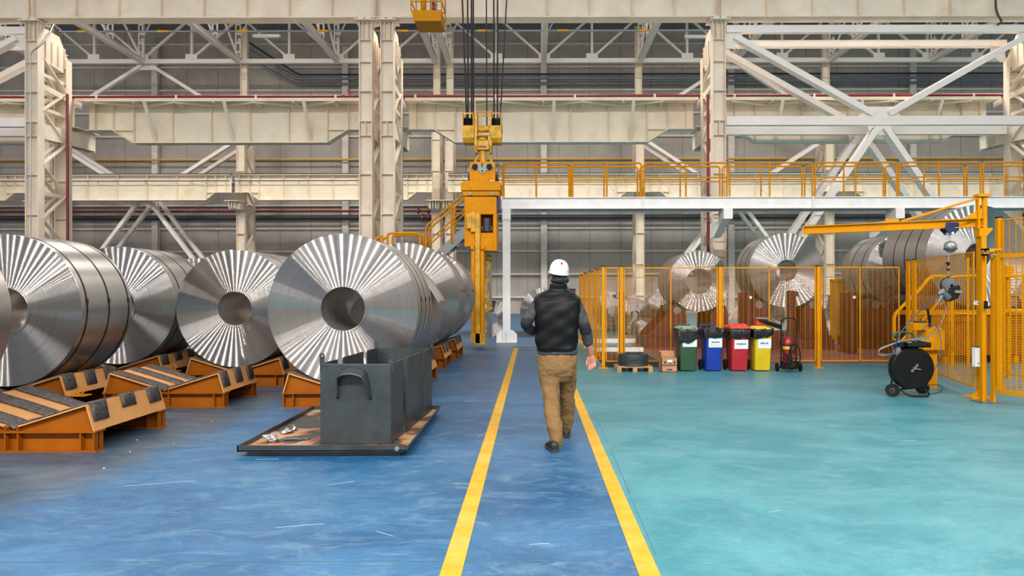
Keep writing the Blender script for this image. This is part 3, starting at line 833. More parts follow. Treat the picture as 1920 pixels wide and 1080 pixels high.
# ================================================================ coil stands
def stand(X, Y0, D, label, ring=False, W=.78):
    r = thing('coil_stand', label, 'coil stand', (X, Y0 + D / 2, 0), group='ochre coil stands'); h = D / 2
    for s, nm in ((-1, 'front'), (1, 'rear')):
        yc = s * (h - .07)
        m = MB().box(-W - .02, W + .02, yc - .075, yc + .075, 0, .012).box(-W - .02, W + .02, yc - .075, yc + .075, .18, .195)
        m.box(-W, W, yc - .006, yc + .006, .012, .18)
        for x in (-W + .006, -W + .13, -.06, .06, W - .13, W - .006): m.box(x - .006, x + .006, yc - .07, yc + .07, .012, .18)
        build('base_beam', m, M['ochre'], r)
    build('tie_bar', MB().box(-.06, .06, -h + .14, h - .14, .02, .10), M['ochre'], r)
    for s in (-1, 1):
        w = MB()
        for y in (-h + .05, h - .05):
            pts = [(s * .055, .195), (s * .055, .245), (s * .70, .44), (s * .765, .195)]
            w.prism(pts if s > 0 else pts[::-1], 'y', y - .006, y + .006)
        w.bar((s * .05, -h, .195), (s * .05, -h + .12, .195), .012, .0121)
        w.prism([(s * .05, .195), (s * .05, .25), (s * .062, .25), (s * .062, .195)], 'y', -h, h)
        build('wedge', w, M['ochre'], r)
        t = MB().prism([(s * .045, .243), (s * .70, .447), (s * .708, .435), (s * .05, .231)], 'y', -h, h)
        t.prism([(s * .697, .447), (s * .709, .447), (s * .785, .195), (s * .773, .195)], 'y', -h, h)
        build('cradle_plate', t, M['ochretop'], r)
    rnd = random.Random(int(X * 100 + Y0 * 10))
    for k, f in enumerate((-.38, .0, .37)):
        yc = f * D; hw = .095 * D / 1.05
        d1, d2 = rnd.uniform(.10, .19), rnd.uniform(.10, .19)
        pts = [(-.715 - d1 * .29, .445 - d1), (-.722, .452), (-.69, .456), (-.35, .352), (-.07, .262), (-.035, .235), (0, .222 if k else .205), (.035, .235), (.07, .262), (.35, .352), (.69, .456), (.722, .452), (.715 + d2 * .29, .445 - d2)]
        m = MB(); n = 5
        for i, (x, z) in enumerate(pts):
            for j in range(n):
                t = j / (n - 1)
                wob = rnd.uniform(-.006, .006)
                m.v.append((x + (rnd.uniform(.0, .006) * (1 if x > 0 else -1)), yc + (t * 2 - 1) * hw + wob, z + rnd.uniform(0, .004)))
        for i in range(len(pts) - 1):
            for j in range(n - 1): m.f.append((i * n + j, (i + 1) * n + j, (i + 1) * n + j + 1, i * n + j + 1))
        build('felt_strip', m, M['felt'], r, smooth=50, solid=.012)
    if ring:
        m = MB().tube(arcpts((W + .14, -h + .07, .255), .05, 0, 345, 20, 'xz'), .009, 8, closed=True)
        m.box(W - .02, W + .24, -h + .0, -h + .15, .185, .197)
        build('lifting_ring', m, M['yellow'], r, smooth=50)
    return r
stand(-4.91, 6.42, 1.25, 'empty ochre coil stand in the left foreground')
stand(-4.80, 8.87, 1.05, 'empty ochre coil stand in second row, behind the foreground empty stand')
stand(GX(10, 8.65), 8.62, 1.1, 'ochre stand carrying the triple-strapped coil', True)
stand(GX(219, 11.3), 11.25, 1.2, 'ochre stand carrying the coil that peeks out behind the triple-strapped one', True)
stand(GX(440, 10.85), 10.85, 1.2, 'ochre stand carrying the coil left of the largest front coil')
stand(GX(643, 8.83), 8.83, 1.1, 'ochre stand under the largest front coil, behind the scrap tray')
stand(-2.46, 10.7, 1.25, 'ochre stand under the loose-sheet coil, mostly behind the scrap box')
stand(GX(759, 13.3), 13.3, 1.1, 'ochre stand ending right of the scrap box, nearer of the two by the aisle')
stand(-2.45, 15.2, 1.1, 'ochre stand furthest down the aisle, under the last near coil')
stand(-6.2, 5.72, .64, 'ochre stand under the coil cut by the left edge')
stand(GX(368, 14.2), 14.2, 1.1, 'ochre stand hidden under the back coil at left')

# ================================================================ scrap tray and scrap box
r = thing('drip_tray', 'long low dark steel tray with rusty floor, under the grey scrap box', 'tray', (-1.92, 7.25, 0)); p = WP(r)
x0, x1, y0, y1 = -2.69, -1.15, 6.2, 8.35
p('tray_floor', MB().box(x0, x1, y0, y1, .056, .064), M['traytop'])
m = MB().box(x0, x1, y0, y0 + .012, .05, .108).box(x0, x1, y1 - .012, y1, .05, .108)
m.box(x0, x0 + .012, y0, y1, .05, .108)
m.prism([(x1 - .012, .05), (x1, .05), (x1 + .03, .115), (x1 + .018, .115)], 'y', y0, y1)
p('rim', m, M['skid'])
for a, b, c, d in ((x0 + .07, x1 - .07, y0 + .06, y0 + .12), (x0 + .07, x1 - .07, y1 - .12, y1 - .06), (x0 + .07, x0 + .13, y0 + .12, y1 - .12), (x1 - .13, x1 - .07, y0 + .12, y1 - .12)):
    p('runner', MB().box(a, b, c, d, 0, .056), M['skid'])
b = P(744, 839, y0); p('bolt', MB().cyl((b.x, y0 - .03, .078), (b.x, y0 + .02, .078), .012, 8).cyl((b.x, y0 - .012, .078), (b.x, y0, .078), .022, 10), M['steel'])

r = thing('scrap_box', 'open grey steel scrap box with slotted sides and arched hood on its front', 'box', (-2.017, 6.47, .066), -math.radians(3.6))
W_, D_, H_, T = .68, 1.84, .755, .012
def plate(pts, axis, a, b): return MB().prism(pts, axis, a, b)
c = .02
build('front_panel', plate([(0, 0), (W_, 0), (W_, H_ - c), (W_ - c, H_), (c, H_), (0, H_ - c)], 'y', 0, T), M['skid'], r, bevel=.003)
build('rear_panel', plate([(0, 0), (W_, 0), (W_, H_), (0, H_)], 'y', D_ - T, D_), M['skid'], r)
for x in (0, W_ - T):
    for a, b_ in ((T, .45), (.61, 1.29), (1.43, D_ - T)):
        build('side_panel', plate([(a, .0), (b_, .0), (b_, H_ - .02), (b_ - .02, H_), (a + .02, H_), (a, H_ - .02)], 'x', x, x + T), M['skid'], r)
build('box_floor', MB().box(T, W_ - T, T, D_ - T, .0, .012), M['skid'], r)
for x, y in ((.012, .02), (W_ - .004, .02), (.0, D_ - .02), (W_ - .0, D_ - .02)):
    m = MB().box(x - .022, x + .022, y - .006, y + .006, H_ - .08, H_ + .06).lathe([(.012, -.006), (.026, -.006), (.026, .006), (.012, .006)], (x, y, H_ + .075), 'y', 20, closed=True)
    build('lifting_lug', m, M['skid'], r)
zp = [(872, 545), (874, 440), (880, 352), (905, 322), (950, 300), (1010, 293), (1065, 305), (1108, 328), (1128, 380), (1142, 460), (1158, 550)]
path = []
for zx, zy in zp:
    px, py = zx / 4.32 + 430, zy / 4.32 + 620
    path.append((GX(px, 6.47) + 2.017, GZ(py, 6.47) - .064))
def hood(u, v):
    f = u * (len(path) - 1); i = min(int(f), len(path) - 2); t = f - i
    x = path[i][0] * (1 - t) + path[i + 1][0] * t; z = path[i][1] * (1 - t) + path[i + 1][1] * t
    d = .012 + .10 * math.sin(PI * u) ** .7
    return (x - (x - .335) * .10 * v, -d * v, z - .055 * v * math.sin(PI * u))
build('hood', MB().grid(hood, 40, 4), M['skid'], r, smooth=40, solid=.012)
rnd = random.Random(5)
def crumple(c, s, n, amt, seed):
    rd = random.Random(seed); m = MB().ball((0, 0, 0), 1, n=n, m=n)
    m.v = [(x * s[0] * rd.uniform(1 - amt, 1 + amt), y * s[1] * rd.uniform(1 - amt, 1 + amt), max(-s[2] * .9, z * s[2] * rd.uniform(1 - amt, 1 + amt * 1.6))) for x, y, z in m.v]
    return m.move(c)
for i, (px, py, Y, s, lb) in enumerate(((508, 813, 6.55, (.075, .055, .03), 'larger crumpled foil scrap lying in front corner of the rusty tray'),
                                        (537, 792, 6.95, (.045, .05, .02), 'crumpled foil scrap behind the larger one, along the tray rim'),
                                        (551, 788, 7.1, (.03, .04, .02), 'small foil curl next to the tray rim, furthest of the scraps'),
                                        (561, 824, 6.42, (.014, .01, .006), 'tiny foil chip on the rusty tray floor'))):
    X = GX(px, Y)
    o = build('foil_scrap', crumple((0, 0, 0), s, 8, .8, 20 + i), M['foil'], None, smooth=0); o.location = (X, Y, .0655 + s[2] * .9); tag(o, lb, 'scrap', 'foil scraps in the tray')
def bent(u, v): return (.24 * (u - .5) , .06 * (v - .5) + .03 * u, .012 + .035 * max(0, (u - .68)) * 2 * (1 - u) * 6 + .008 * math.sin(5 * u))
o = build('metal_strip', MB().grid(bent, 14, 2), M['greysteel'], None, smooth=60, solid=.003); o.location = (GX(555, 6.62), 6.62, .062); tag(o, 'thin bent dark strip lying on the rusty tray floor', 'scrap')
# small bits lying on the floor
for i, (px, py) in enumerate(((243, 846), (195, 877), (396, 790), (256, 824), (325, 831))):
    Y = GY(py); o = build('floor_chip', crumple((0, 0, 0), (.009, .009, .005), 6, .4, 60 + i), M['foil'], None)
    o.location = (GX(px, Y), Y, .0045); tag(o, 'tiny bright metal chip on the blue floor near the foreground stand', 'chip', 'chips on the floor')
# ================================================================ fenced machine cell on the right
def fence_panel(a, b, z0, z1, label, group, stile=None, gate=False, hp=.026, vp=.1, wr=.0012, fr=.02):
    a = Vector(a); b = Vector(b); d = (b - a); L = d.length; d.normalize()
    ang = math.atan2(d.y, d.x)
    r = thing('mesh_fence', label, 'fence panel', ((a.x + b.x) / 2, (a.y + b.y) / 2, 0), ang, group)
    h = L / 2 - fr / 2
    m = MB()
    for x in (-h, h): m.box(x - fr / 2, x + fr / 2, -fr / 2, fr / 2, z0, z1)
    for z in (z0 + fr / 2, z1 - fr / 2): m.box(-h, h, -fr / 2, fr / 2, z - fr / 2, z + fr / 2)
    if stile is not None: m.box(stile - fr / 2, stile + fr / 2, -fr / 2, fr / 2, z0, z1)
    build('frame', m, M['fence'], r)
    m = MB(); z = z0 + fr + hp * .5
    while z < z1 - fr: m.bar((-h, 0, z), (h, 0, z), wr * 2); z += hp
    x = -h + vp
    while x < h - .02: m.bar((x, -.004, z0), (x, -.004, z1), wr * 2.6); x += vp
    build('mesh', m, M['fence'], r)
    return r
def fence_post(x, y, h, label, w=.06, group='fence posts'):
    r = thing('fence_post', label, 'post', (x, y, 0), group=group)
    build('upright', MB().box(-w / 2, w / 2, -w / 2, w / 2, .012, h), M['fence'], r)
    build('cap', MB().box(-w / 2 - .003, w / 2 + .003, -w / 2 - .003, w / 2 + .003, h, h + .02), M['black'], r)
    m = MB().box(-.09, .09, -.06, .06, 0, .012)
    for sx in (-1, 1): m.cyl((sx * .07, 0, .012), (sx * .07, 0, .03), .012, 6)
    build('foot', m, M['fence'], r)
    return r
YFn = 13.25
ZF0, ZF1 = .13, 1.96
fpx = [1131, 1165, 1350, 1534]
fx = [GX(v, YFn) for v in fpx] + [7.16]
names = ['at the near corner of the fence by the walking person', 'behind the hose roll on the pallet', 'behind the blue and red bins', 'right of the fire extinguisher trolley']
for x, n in zip(fx, names): fence_post(x, YFn, 1.97, 'yellow fence post ' + n)
g = .045
FL = ['narrow yellow mesh panel at the near corner, left of the pallet', 'yellow mesh panel behind the hose roll, cardboard box and green bin', 'yellow mesh panel behind the red and yellow bins and extinguisher', 'yellow mesh panel between extinguisher and strapping reel trolley']
for i in range(4):
    a, b = fx[i] + g, fx[i + 1] - g
    fence_panel((a, YFn, 0), (b, YFn, 0), ZF0, ZF1, FL[i], 'front fence panels', 0 if i else None)
# long side of the fence, running away from the near corner
P0 = Vector((fx[0], YFn, 0)); P1 = Vector((GX(1088, 19.6), 19.6, 0))
for i in range(1, 5):
    t = i / 4; q = P0.lerp(P1, t)
    fence_post(q.x, q.y, 1.97, 'yellow fence post on the side beside the walking person, %s from the near corner' % ORD(i))
u = (P1 - P0).normalized()
for i in range(4):
    a, b = P0.lerp(P1, i / 4) + u * g, P0.lerp(P1, (i + 1) / 4) - u * g
    fence_panel(a, b, ZF0, ZF1, 'yellow mesh panel seen edge-on beside the walking person, %s from the near corner' % ORD(i), 'side fence panels', 0)
# far fence behind the cell
YB = 21.6
for i, (a, b) in enumerate(((1096, 1178), (1181, 1240), (1243, 1330), (1333, 1420), (1423, 1540), (1543, 1640))):
    fence_panel((GX(a, YB), YB, 0), (GX(b, YB), YB, 0), .0, 1.93, 'far yellow fence panel behind the raised coils, %s from the left' % ORD(i), 'far fence panels', hp=.3, vp=.5)
# angled fence on the right
A = Vector((7.12, 12.95, 0)); B = Vector((6.16, 9.42, 0)); u = (B - A).normalized()
fence_post(A.x, A.y, 2.06, 'yellow fence post where the low front fence meets the angled right fence')
fence_post((A + u * .42).x, (A + u * .42).y, 2.06, 'second yellow fence post of the angled right fence, beside its corner post')
fence_panel(A + u * .05, A + u * .37, .13, 2.05, 'narrow yellow mesh panel between the two corner posts of the angled fence', 'right fence panels', hp=.034, wr=.003)
fence_panel(A + u * .47, B - u * .2, .13, 2.05, 'long yellow mesh panel behind the strapping reel trolley', 'right fence panels', .4, hp=.034, wr=.003)

# gate frame and sliding gate panel
r = thing('gate_frame', 'yellow gate post with guide rollers at the right', 'gate frame', (6.08, 9.2, 0)); p = WP(r)
xg = GX(1841, 9.2)
p('post', MB().box(6.046, 6.086, 9.18, 9.24, 0, GZ(466, 9.2)), M['yellow'], bevel=.003)
x2 = GX(1861, 9.15)
p('post', MB().box(6.138, 6.170, 9.1, 9.16, 0, GZ(476, 9.15)), M['yellow'], bevel=.003)
m = MB().box(xg - .05, GX(1877, 9.1), 9.08, 9.14, GZ(474, 9.1), GZ(468, 9.1)).box(xg - .05, GX(1877, 9.1), 9.08, 9.14, GZ(481, 9.1), GZ(478, 9.1)).box(xg - .05, xg + .02, 9.08, 9.14, GZ(481, 9.1), GZ(468, 9.1))
h = p('roller_bracket', m, M['yellow'])
m = MB()
for a in (1840, 1848, 1866, 1873): m.cyl((GX(a, 9.1), 9.06, GZ(473, 9.1)), (GX(a, 9.1), 9.08, GZ(473, 9.1)), .016, 8)
m.cyl((GX(1857, 9.1), 9.07, GZ(485, 9.1)), (GX(1857, 9.1), 9.07, GZ(478, 9.1)), .022, 10)
p('guide_roller', m, M['greysteel'], h)
p('lock_slot', MB().box(GX(1846, 9.15), GX(1850, 9.15), 9.12, 9.16, GZ(581, 9.15), GZ(566, 9.15)), M['black'])
p('base_plate', MB().box(xg - .1, x2 + .1, 9.05, 9.3, 0, .012), M['greysteel'])
a = Vector((GX(1866, 9.1), 9.05, 0)); b = Vector((GX(1990, 8.3), 8.3, 0))
gp = fence_panel(a, b, .14, 1.98, 'big yellow mesh gate panel cut by the right edge', 'right fence panels', hp=.034, vp=.075, fr=.05, stile=None, wr=.003)
# tall fence behind it
C0 = Vector((GX(1873, 10.6), 10.6, 0)); C1 = Vector((GX(2010, 9.6), 9.6, 0))
fence_post(C0.x, C0.y, 2.62, 'taller yellow fence post rising above the gate panel', .07)
fence_panel(C0 + (C1 - C0).normalized() * .06, C1, .2, 2.6, 'taller yellow mesh panel rising behind the gate panel, in front of the biggest coil', 'right fence panels', hp=.034, wr=.003)
# jib crane
r = thing('jib_crane', 'yellow jib crane with a long swing arm over the reel trolley', 'crane', (GX(1841, 9.55), 9.55, 0)); p = WP(r)
YJ = 9.55; xj = GX(1844, YJ)
xj = 6.274
m = MB().box(6.239, 6.311, YJ - .06, YJ + .06, .02, GZ(445, YJ))
col_ = p('lower_column', m, M['yellow'], bevel=.004)
p('base_gusset', MB().prism([(xj - .03, .02), (xj - .16, .02), (xj - .03, .12)], 'y', YJ - .01, YJ + .01).box(xj - .2, xj + .12, YJ - .12, YJ + .12, 0, .02), M['yellow'], col_)
p('bearing_bracket', MB().prism([(xj - .06, GZ(446, YJ)), (xj + .03, GZ(446, YJ)), (xj + .12, GZ(433, YJ)), (xj + .12, GZ(430, YJ)), (xj - .06, GZ(430, YJ))], 'y', YJ - .06, YJ + .06), M['yellow'])
p('mast', MB().cyl((xj + .045, YJ, GZ(430, YJ)), (xj + .045, YJ, GZ(369, YJ)), .036, 16).box(xj - .061, xj - .035, YJ - .03, YJ + .03, GZ(430, YJ), GZ(369, YJ)), M['yellow'], smooth=40)
p('mast_cap', MB().box(xj - .075, xj + .1, YJ - .06, YJ + .06, GZ(371, YJ), GZ(366, YJ)), M['yellow'])
ae = P(1508, 428, 10.7); a0 = P(1845, 420, YJ)
ae.z = a0.z = 2.45
arm = p('arm', MB().ibar(a0, ae, .09, .125, .012, .01), M['yellow'])
p('arm_end', MB().bar(ae, ae + (ae - a0).normalized() * .012, .09, .125), M['yellow'], arm)
def onarm(px):
    lo, hi = 0, 1
    for _ in range(40):
        t = (lo + hi) / 2; q = a0.lerp(ae, t)
        if VX + q.x * F / q.y > px: lo = t
        else: hi = t
    return a0.lerp(ae, lo)
q = onarm(1690); q2 = onarm(1673)
p('tie_rod', MB().bar(q + Vector((0, 0, .07)), (xj - .05, YJ, GZ(374, YJ)), .022, .03), M['yellow'])
p('arm_box', MB().bar(onarm(1660) + Vector((0, 0, .085)), onarm(1686) + Vector((0, 0, .085)), .08, .045), M['yellow'])
p('knee_plate', MB().prism([(xj - .04, GZ(395, YJ)), (xj + .05, GZ(390, YJ)), (xj + .05, 2.5), (xj - .25, 2.5)], 'y', YJ - .008, YJ + .008), M['yellow'])
# trolley, balancer and strapping tool hanging from the arm
q = onarm(1780); Yt = q.y; xt = q.x
r = thing('hoist_trolley', 'navy blue hoist trolley on the jib arm', 'trolley', (xt, Yt, q.z)); p = WP(r)
def tz(py): return GZ(py, Yt)
pl = [(1768.5, 421), (1770, 419.5), (1791, 419.5), (1792.5, 421), (1792.5, 433), (1784, 442), (1777, 442), (1768, 433)]
for s in (-1, 1): p('side_plate', MB().prism([(GX(a, Yt), tz(b)) for a, b in pl], 'y', Yt + s * .065 - .006, Yt + s * .065 + .006), M['navy'])
p('wheel', MB().cyl((xt - .04, Yt - .06, 2.42), (xt - .04, Yt - .01, 2.42), .02, 10).cyl((xt + .04, Yt + .01, 2.42), (xt + .04, Yt + .06, 2.42), .02, 10), M['greysteel'])
p('eye', MB().cyl((GX(1780.5, Yt), Yt - .08, tz(439.5)), (GX(1780.5, Yt), Yt + .08, tz(439.5)), .018, 10), M['white'])
p('link', MB().tube([(GX(1780.5, Yt), Yt, tz(439)), (GX(1781, Yt), Yt, tz(448)), (GX(1780, Yt), Yt, tz(452))], .012, 8), M['steel'])
r = thing('spring_balancer', 'round grey spring balancer hanging from the navy trolley', 'balancer', P(1782, 464, Yt)); p = WP(r)
c = P(1782, 464, Yt)
p('housing', MB().ball(c, .088, .07, .088, 20, 14), mat('balancer_foil_cover', (142, 146, 142), .35, metal=.6, var=.2, scale=14, bump=.8, bscale=30), smooth=60)
p('lower_rim', MB().tube(arcpts(c + Vector((0, 0, -.035)), .08, 0, 350, 20, 'xy'), .012, 6, closed=True), M['pipe_dark'], smooth=60)
p('hook', MB().tube([P(1781, 451, Yt), P(1779, 455, Yt), P(1781, 458, Yt)], .012, 6), M['steel'])
p('cable', MB().cyl(P(1779, 476, Yt), P(1778, 519, Yt), .006, 6), M['steel'])
p('stopper', MB().tube([P(1777.5, 493, Yt), P(1778, 500, Yt)], [.026, .014], 12).cyl(P(1778, 505, Yt), P(1778, 509, Yt), .022, 12), M['black'])
r = thing('strapping_tool', 'dark strapping tool hanging from the round balancer', 'tool', P(1778, 545, Yt)); p = WP(r)
p('sling', MB().tube([P(1770, 527, Yt), P(1778, 519, Yt), P(1784, 526, Yt)], .008, 6), M['black'])
p('motor', MB().lathe([(.02, -.07), (.095, -.06), (.115, -.02), (.115, .02), (.095, .05), (.02, .06)], P(1779, 537, Yt), 'y', 24), M['greysteel'], smooth=40)
p('motor_band', MB().lathe([(.117, -.012), (.122, -.012), (.122, .012), (.117, .012)], P(1779, 537, Yt), 'y', 24, closed=True), M['rubber'])
p('body', MB().prism([(GX(a, Yt), tz(b)) for a, b in ((1775, 540), (1793, 536), (1794, 552), (1790, 561), (1776, 567), (1771, 560))], 'y', Yt - .09, Yt + .05), M['black'], bevel=.012)
p('cylinder', MB().tube([P(1765, 548, Yt - .08), P(1778, 560, Yt - .06)], .05, 14), M['greysteel'], smooth=40)
p('grip', MB().tube([P(1766, 556, Yt - .08), P(1760, 568, Yt - .08)], [.03, .022], 10), M['greysteel'], smooth=40)
p('jaw', MB().box(GX(1782, Yt), GX(1795, Yt), Yt - .11, Yt - .05, tz(551), tz(546)), M['steel'])
# sign and switch cabinet on the gate post
r = thing('sign_plate', 'small white plate reading T.4 on the angled fence', 'sign', P(1830.5, 569.5, 9.3)); p = WP(r)
c = P(1830.5, 569.5, 9.3)
p('plate', MB().obox(c, .066, .004, .052, Matrix.Rotation(math.radians(6), 3, 'Y')), M['paper'])
def text(body, size, loc, parent, m, rot=(PI / 2, 0, 0), bold=0, sx=1):
    cu = bpy.data.curves.new('lettering', 'FONT'); cu.body = body; cu.size = size; cu.align_x = 'CENTER'; cu.align_y = 'CENTER'; cu.extrude = .0006; cu.offset = bold
    tmp = bpy.data.objects.new('lettering', cu); COL.objects.link(tmp)
    dg = bpy.context.evaluated_depsgraph_get(); me = bpy.data.meshes.new_from_object(tmp.evaluated_get(dg))
    bpy.data.objects.remove(tmp); me.materials.clear(); me.materials.append(m)
    o = bpy.data.objects.new('lettering', me); COL.objects.link(o); o.parent = parent
    o.location = loc; o.rotation_euler = rot; o.scale = (sx, 1, 1)
    return o
text('T.4', .042, Vector((0, -.003, 0)), r, M['ink'], (PI / 2, math.radians(6), 0), .001)
r = thing('switch_cabinet', 'small white electrical cabinet fixed low beside the gate post', 'cabinet', P(1830, 671, 9.32)); p = WP(r)
c0, c1 = P(1822, 690, 9.32), P(1848, 652.5, 9.32); c0.x = 6.044; c1.x = 6.17
p('case', MB().box(c0.x, c1.x, 9.32, 9.40, c0.z, c1.z), M['white'], bevel=.005)
p('door', MB().box(c0.x + .008, c1.x - .008, 9.308, 9.32, c0.z + .01, c1.z - .01), M['white'])
p('lock', MB().cyl(P(1834.5, 683, 9.30), P(1834.5, 683, 9.31), .008, 8), M['black'])
p('hood', MB().box(c0.x - .006, c1.x + .006, 9.30, 9.41, c1.z, c1.z + .008), M['tray'])

# ---------------------------------------------------------------- strapping reel trolley
Yc = 9.62
def cx(px, dy=0): return GX(px, Yc + dy)
def cz(py, dy=0): return GZ(py, Yc + dy)
r = thing('reel_trolley', 'wheeled trolley holding a large black strapping reel', 'trolley', (cx(1708), Yc, 0), 0); p = WP(r)
rc = Vector((cx(1709), Yc, cz(691)))
m = MB().lathe([(.03, -.05), (.285, -.05), (.292, -.045), (.292, .05), (.285, .055), (.03, .055)], rc, 'y', 64, closed=True)
for k in range(9): m.lathe([(.06 + k * .024, -.0525), (.064 + k * .024, -.0525), (.064 + k * .024, -.05), (.06 + k * .024, -.05)], rc, 'y', 64, closed=True)
p('strap_reel', m, mat('black_strap_coil', (10, 9, 9), .45, var=.1, spec=.25), smooth=30)
p('reel_disc', MB().lathe([(.02, .06), (.305, .06), (.305, .066), (.02, .066)], rc, 'y', 64, closed=True), M['tray'], smooth=30)
m = MB().cyl(rc + Vector((0, -.09, 0)), rc + Vector((0, .07, 0)), .02, 12).bar(rc + Vector((-.045, -.07, -.05)), rc + Vector((.05, -.07, .055)), .03, .014, (0, 1, 0)).cyl(rc + Vector((.01, -.085, -.003)), rc + Vector((.075, -.10, -.015)), .006, 6)
p('wing_nut', m, M['greysteel'])
wl = []
for px, py, dy, rr_ in ((1673, 731, .05, .092), (1729, 731, .32, .085)):
    c = Vector((cx(px, dy), Yc + dy, .09))
    tl = MB().lathe([(.045, -.03), (.085, -.032), (.092, -.02), (.092, .02), (.085, .032), (.045, .03)], (0, 0, 0), 'x', 28, closed=True).rot(Matrix.Rotation(math.radians(50), 3, 'Z')).move(c)
    w_ = p('wheel', tl, M['rubber'], smooth=40)
    p('hub', MB().lathe([(.01, -.022), (.046, -.015), (.046, .015), (.01, .022)], (0, 0, 0), 'x', 16, closed=True).rot(Matrix.Rotation(math.radians(50), 3, 'Z')).move(c), M['tray'], w_, smooth=40)
m = MB().tube(rounded([(cx(1680), Yc + .08, cz(724)), (cx(1688), Yc, cz(733)), (cx(1700), Yc - .06, .022), (cx(1735), Yc - .06, .022), (cx(1740), Yc - .03, .05), (cx(1733), Yc + .06, cz(728)), (cx(1728), Yc + .12, cz(719))], .06), .014, 8)
m.tube(rounded([(cx(1677), Yc + .12, .09), (cx(1683), Yc + .12, cz(700)), (cx(1684), Yc + .12, cz(655)), (cx(1690), Yc + .12, cz(648))], .05), .013, 8)
m.cyl((cx(1673), Yc + .05, .09), (cx(1729, .32), Yc + .32, .09), .012, 8).cyl((cx(1700), Yc + .1, rc.z), (cx(1700), Yc + .1, .09), .015, 8).cyl((cx(1725), Yc + .1, cz(655)), (cx(1718), Yc + .2, .09), .013, 8).cyl(rc + Vector((-.07, .1, 0)), rc + Vector((.1, .1, 0)), .015, 8)
p('frame', m, M['black'], smooth=50)
m = MB().box(cx(1693), cx(1738), Yc - .1, Yc + .16, cz(652), cz(650)).box(cx(1693), cx(1738), Yc - .1, Yc - .09, cz(652), cz(643)).box(cx(1693), cx(1738), Yc + .15, Yc + .16, cz(652), cz(643)).box(cx(1693), cx(1694), Yc - .1, Yc + .16, cz(652), cz(643)).box(cx(1737), cx(1738), Yc - .1, Yc + .16, cz(652), cz(643))
m.box(cx(1683), cx(1693), Yc - .04, Yc + .14, cz(652), cz(641))
p('tool_tray', m, M['black'])
m = MB().tube(rounded([(cx(1684), Yc + .1, cz(636)), (cx(1682), Yc + .02, cz(632)), (cx(1672), Yc - .05, cz(629)), (cx(1674), Yc - .02, cz(626)), (cx(1700), Yc + .1, cz(625)), (cx(1720), Yc + .14, cz(627)), (cx(1724), Yc + .14, cz(634)), (cx(1725), Yc + .12, cz(650))], .05), .014, 8)
p('handle', m, M['green_tube'], smooth=50)
p('strap_guide', MB().obox((cx(1681), Yc, cz(660)), .06, .08, .11, Matrix.Rotation(math.radians(35), 3, 'Y')), M['greysteel'], bevel=.01)
p('seal_box', MB().obox((cx(1726), Yc + .02, cz(640)), .1, .08, .03, Matrix.Rotation(.2, 3, 'Y')), M['steel'], bevel=.01)
o = build('glove', crumple((0, 0, 0), (.06, .05, .018), 10, .3, 77), mat('yellow_green_glove', (190, 205, 90), .8)); o.location = (cx(1704), Yc, cz(645.5)); tag(o, 'crumpled yellow-green glove lying in the trolley tool tray', 'glove')
def ribbon(name, pts, wdt, m, label, cat, up=(.25, .5, .83)):
    pts = rounded([Vector(q) for q in pts], .25, 6); mb = MB(); upv = Vector(up)
    for q in pts: mb.v += [tuple(q - upv * wdt / 2), tuple(q + upv * wdt / 2)]
    for i in range(len(pts) - 1): mb.f.append((2 * i, 2 * i + 2, 2 * i + 3, 2 * i + 1))
    o = build(name, mb, M[m], smooth=60, solid=.002); return tag(o, label, cat)
ribbon('steel_strap', [P(1777, 566, Yt - .02), P(1768, 600, Yt - .05), P(1758, 622, Yc), P(1740, 634, Yc - .02), P(1720, 637, Yc - .03), P(1690, 640, Yc - .05), P(1650, 655, Yc - .1), P(1644, 664, Yc - .12), P(1655, 668, Yc - .1), P(1680, 664, Yc - .02)], .035, 'greysteel', 'bright steel strap looping from the hanging tool to the reel', 'strap')
def hose(pts, r_, m, label, rr_=.12):
    o = build('air_hose', MB().tube(rounded([Vector(q) for q in pts], rr_, 6), r_, 8), M[m], smooth=60); return tag(o, label, 'hose')
hose([P(1767, 551, Yt - .05), P(1740, 570, Yc + .1), P(1708, 600, Yc - .08), P(1688, 626, Yc - .12), P(1680, 645, Yc - .1), P(1679, 662, Yc - .05)], .008, 'hose_blue', 'blue air hose running from the hanging tool down to the trolley')
hose([P(1722, 634, Yc + .25), P(1732, 615, 10.0), P(1748, 607, 10.1), P(1760, 618, 10.0), P(1766, 650, 9.9), P(1760, 680, 9.8), P(1744, 710, 9.75), P(1736, 727, 9.75), P(1742, GY(0) if 0 else 723, 9.9), P(1760, 723, 10.2), P(1768, 727, 10.2)] + [Vector((GX(1764, 10.0), 10.0, .012)), Vector((GX(1735, 9.75), 9.75, .012))], .006, 'hose_blue', 'thin blue hose arching over the yellow box and coiling on the floor')
# yellow strapping feeder beside the fence
r = thing('feeder_box', 'yellow feeder box with a lever standing behind the reel trolley', 'machine box', (GX(1755, 10.4), 10.4, 0)); p = WP(r); Yq = 10.4
p('cabinet', MB().prism([(GX(1729, Yq), GZ(658, Yq)), (GX(1768, Yq), GZ(658, Yq)), (GX(1768, Yq), GZ(620, Yq)), (GX(1752, Yq), GZ(613, Yq)), (GX(1734, Yq), GZ(622, Yq))], 'y', Yq - .05, Yq + .22), M['yellow'], bevel=.01)
p('side_box', MB().box(GX(1712, Yq), GX(1738, Yq), Yq - .02, Yq + .2, GZ(621, Yq), GZ(607, Yq)), M['yellow'], bevel=.008)
p('lever', MB().bar(P(1744, 614, Yq), P(1739, 580, Yq), .022, .03, (0, 1, 0)).bar(P(1743, 614, Yq + .03), P(1744, 593, Yq + .03), .02, .03, (0, 1, 0)), M['black'])
p('pedestal', MB().box(GX(1735, Yq), GX(1760, Yq), Yq + .04, Yq + .16, .0, GZ(657, Yq)), M['yellow'])
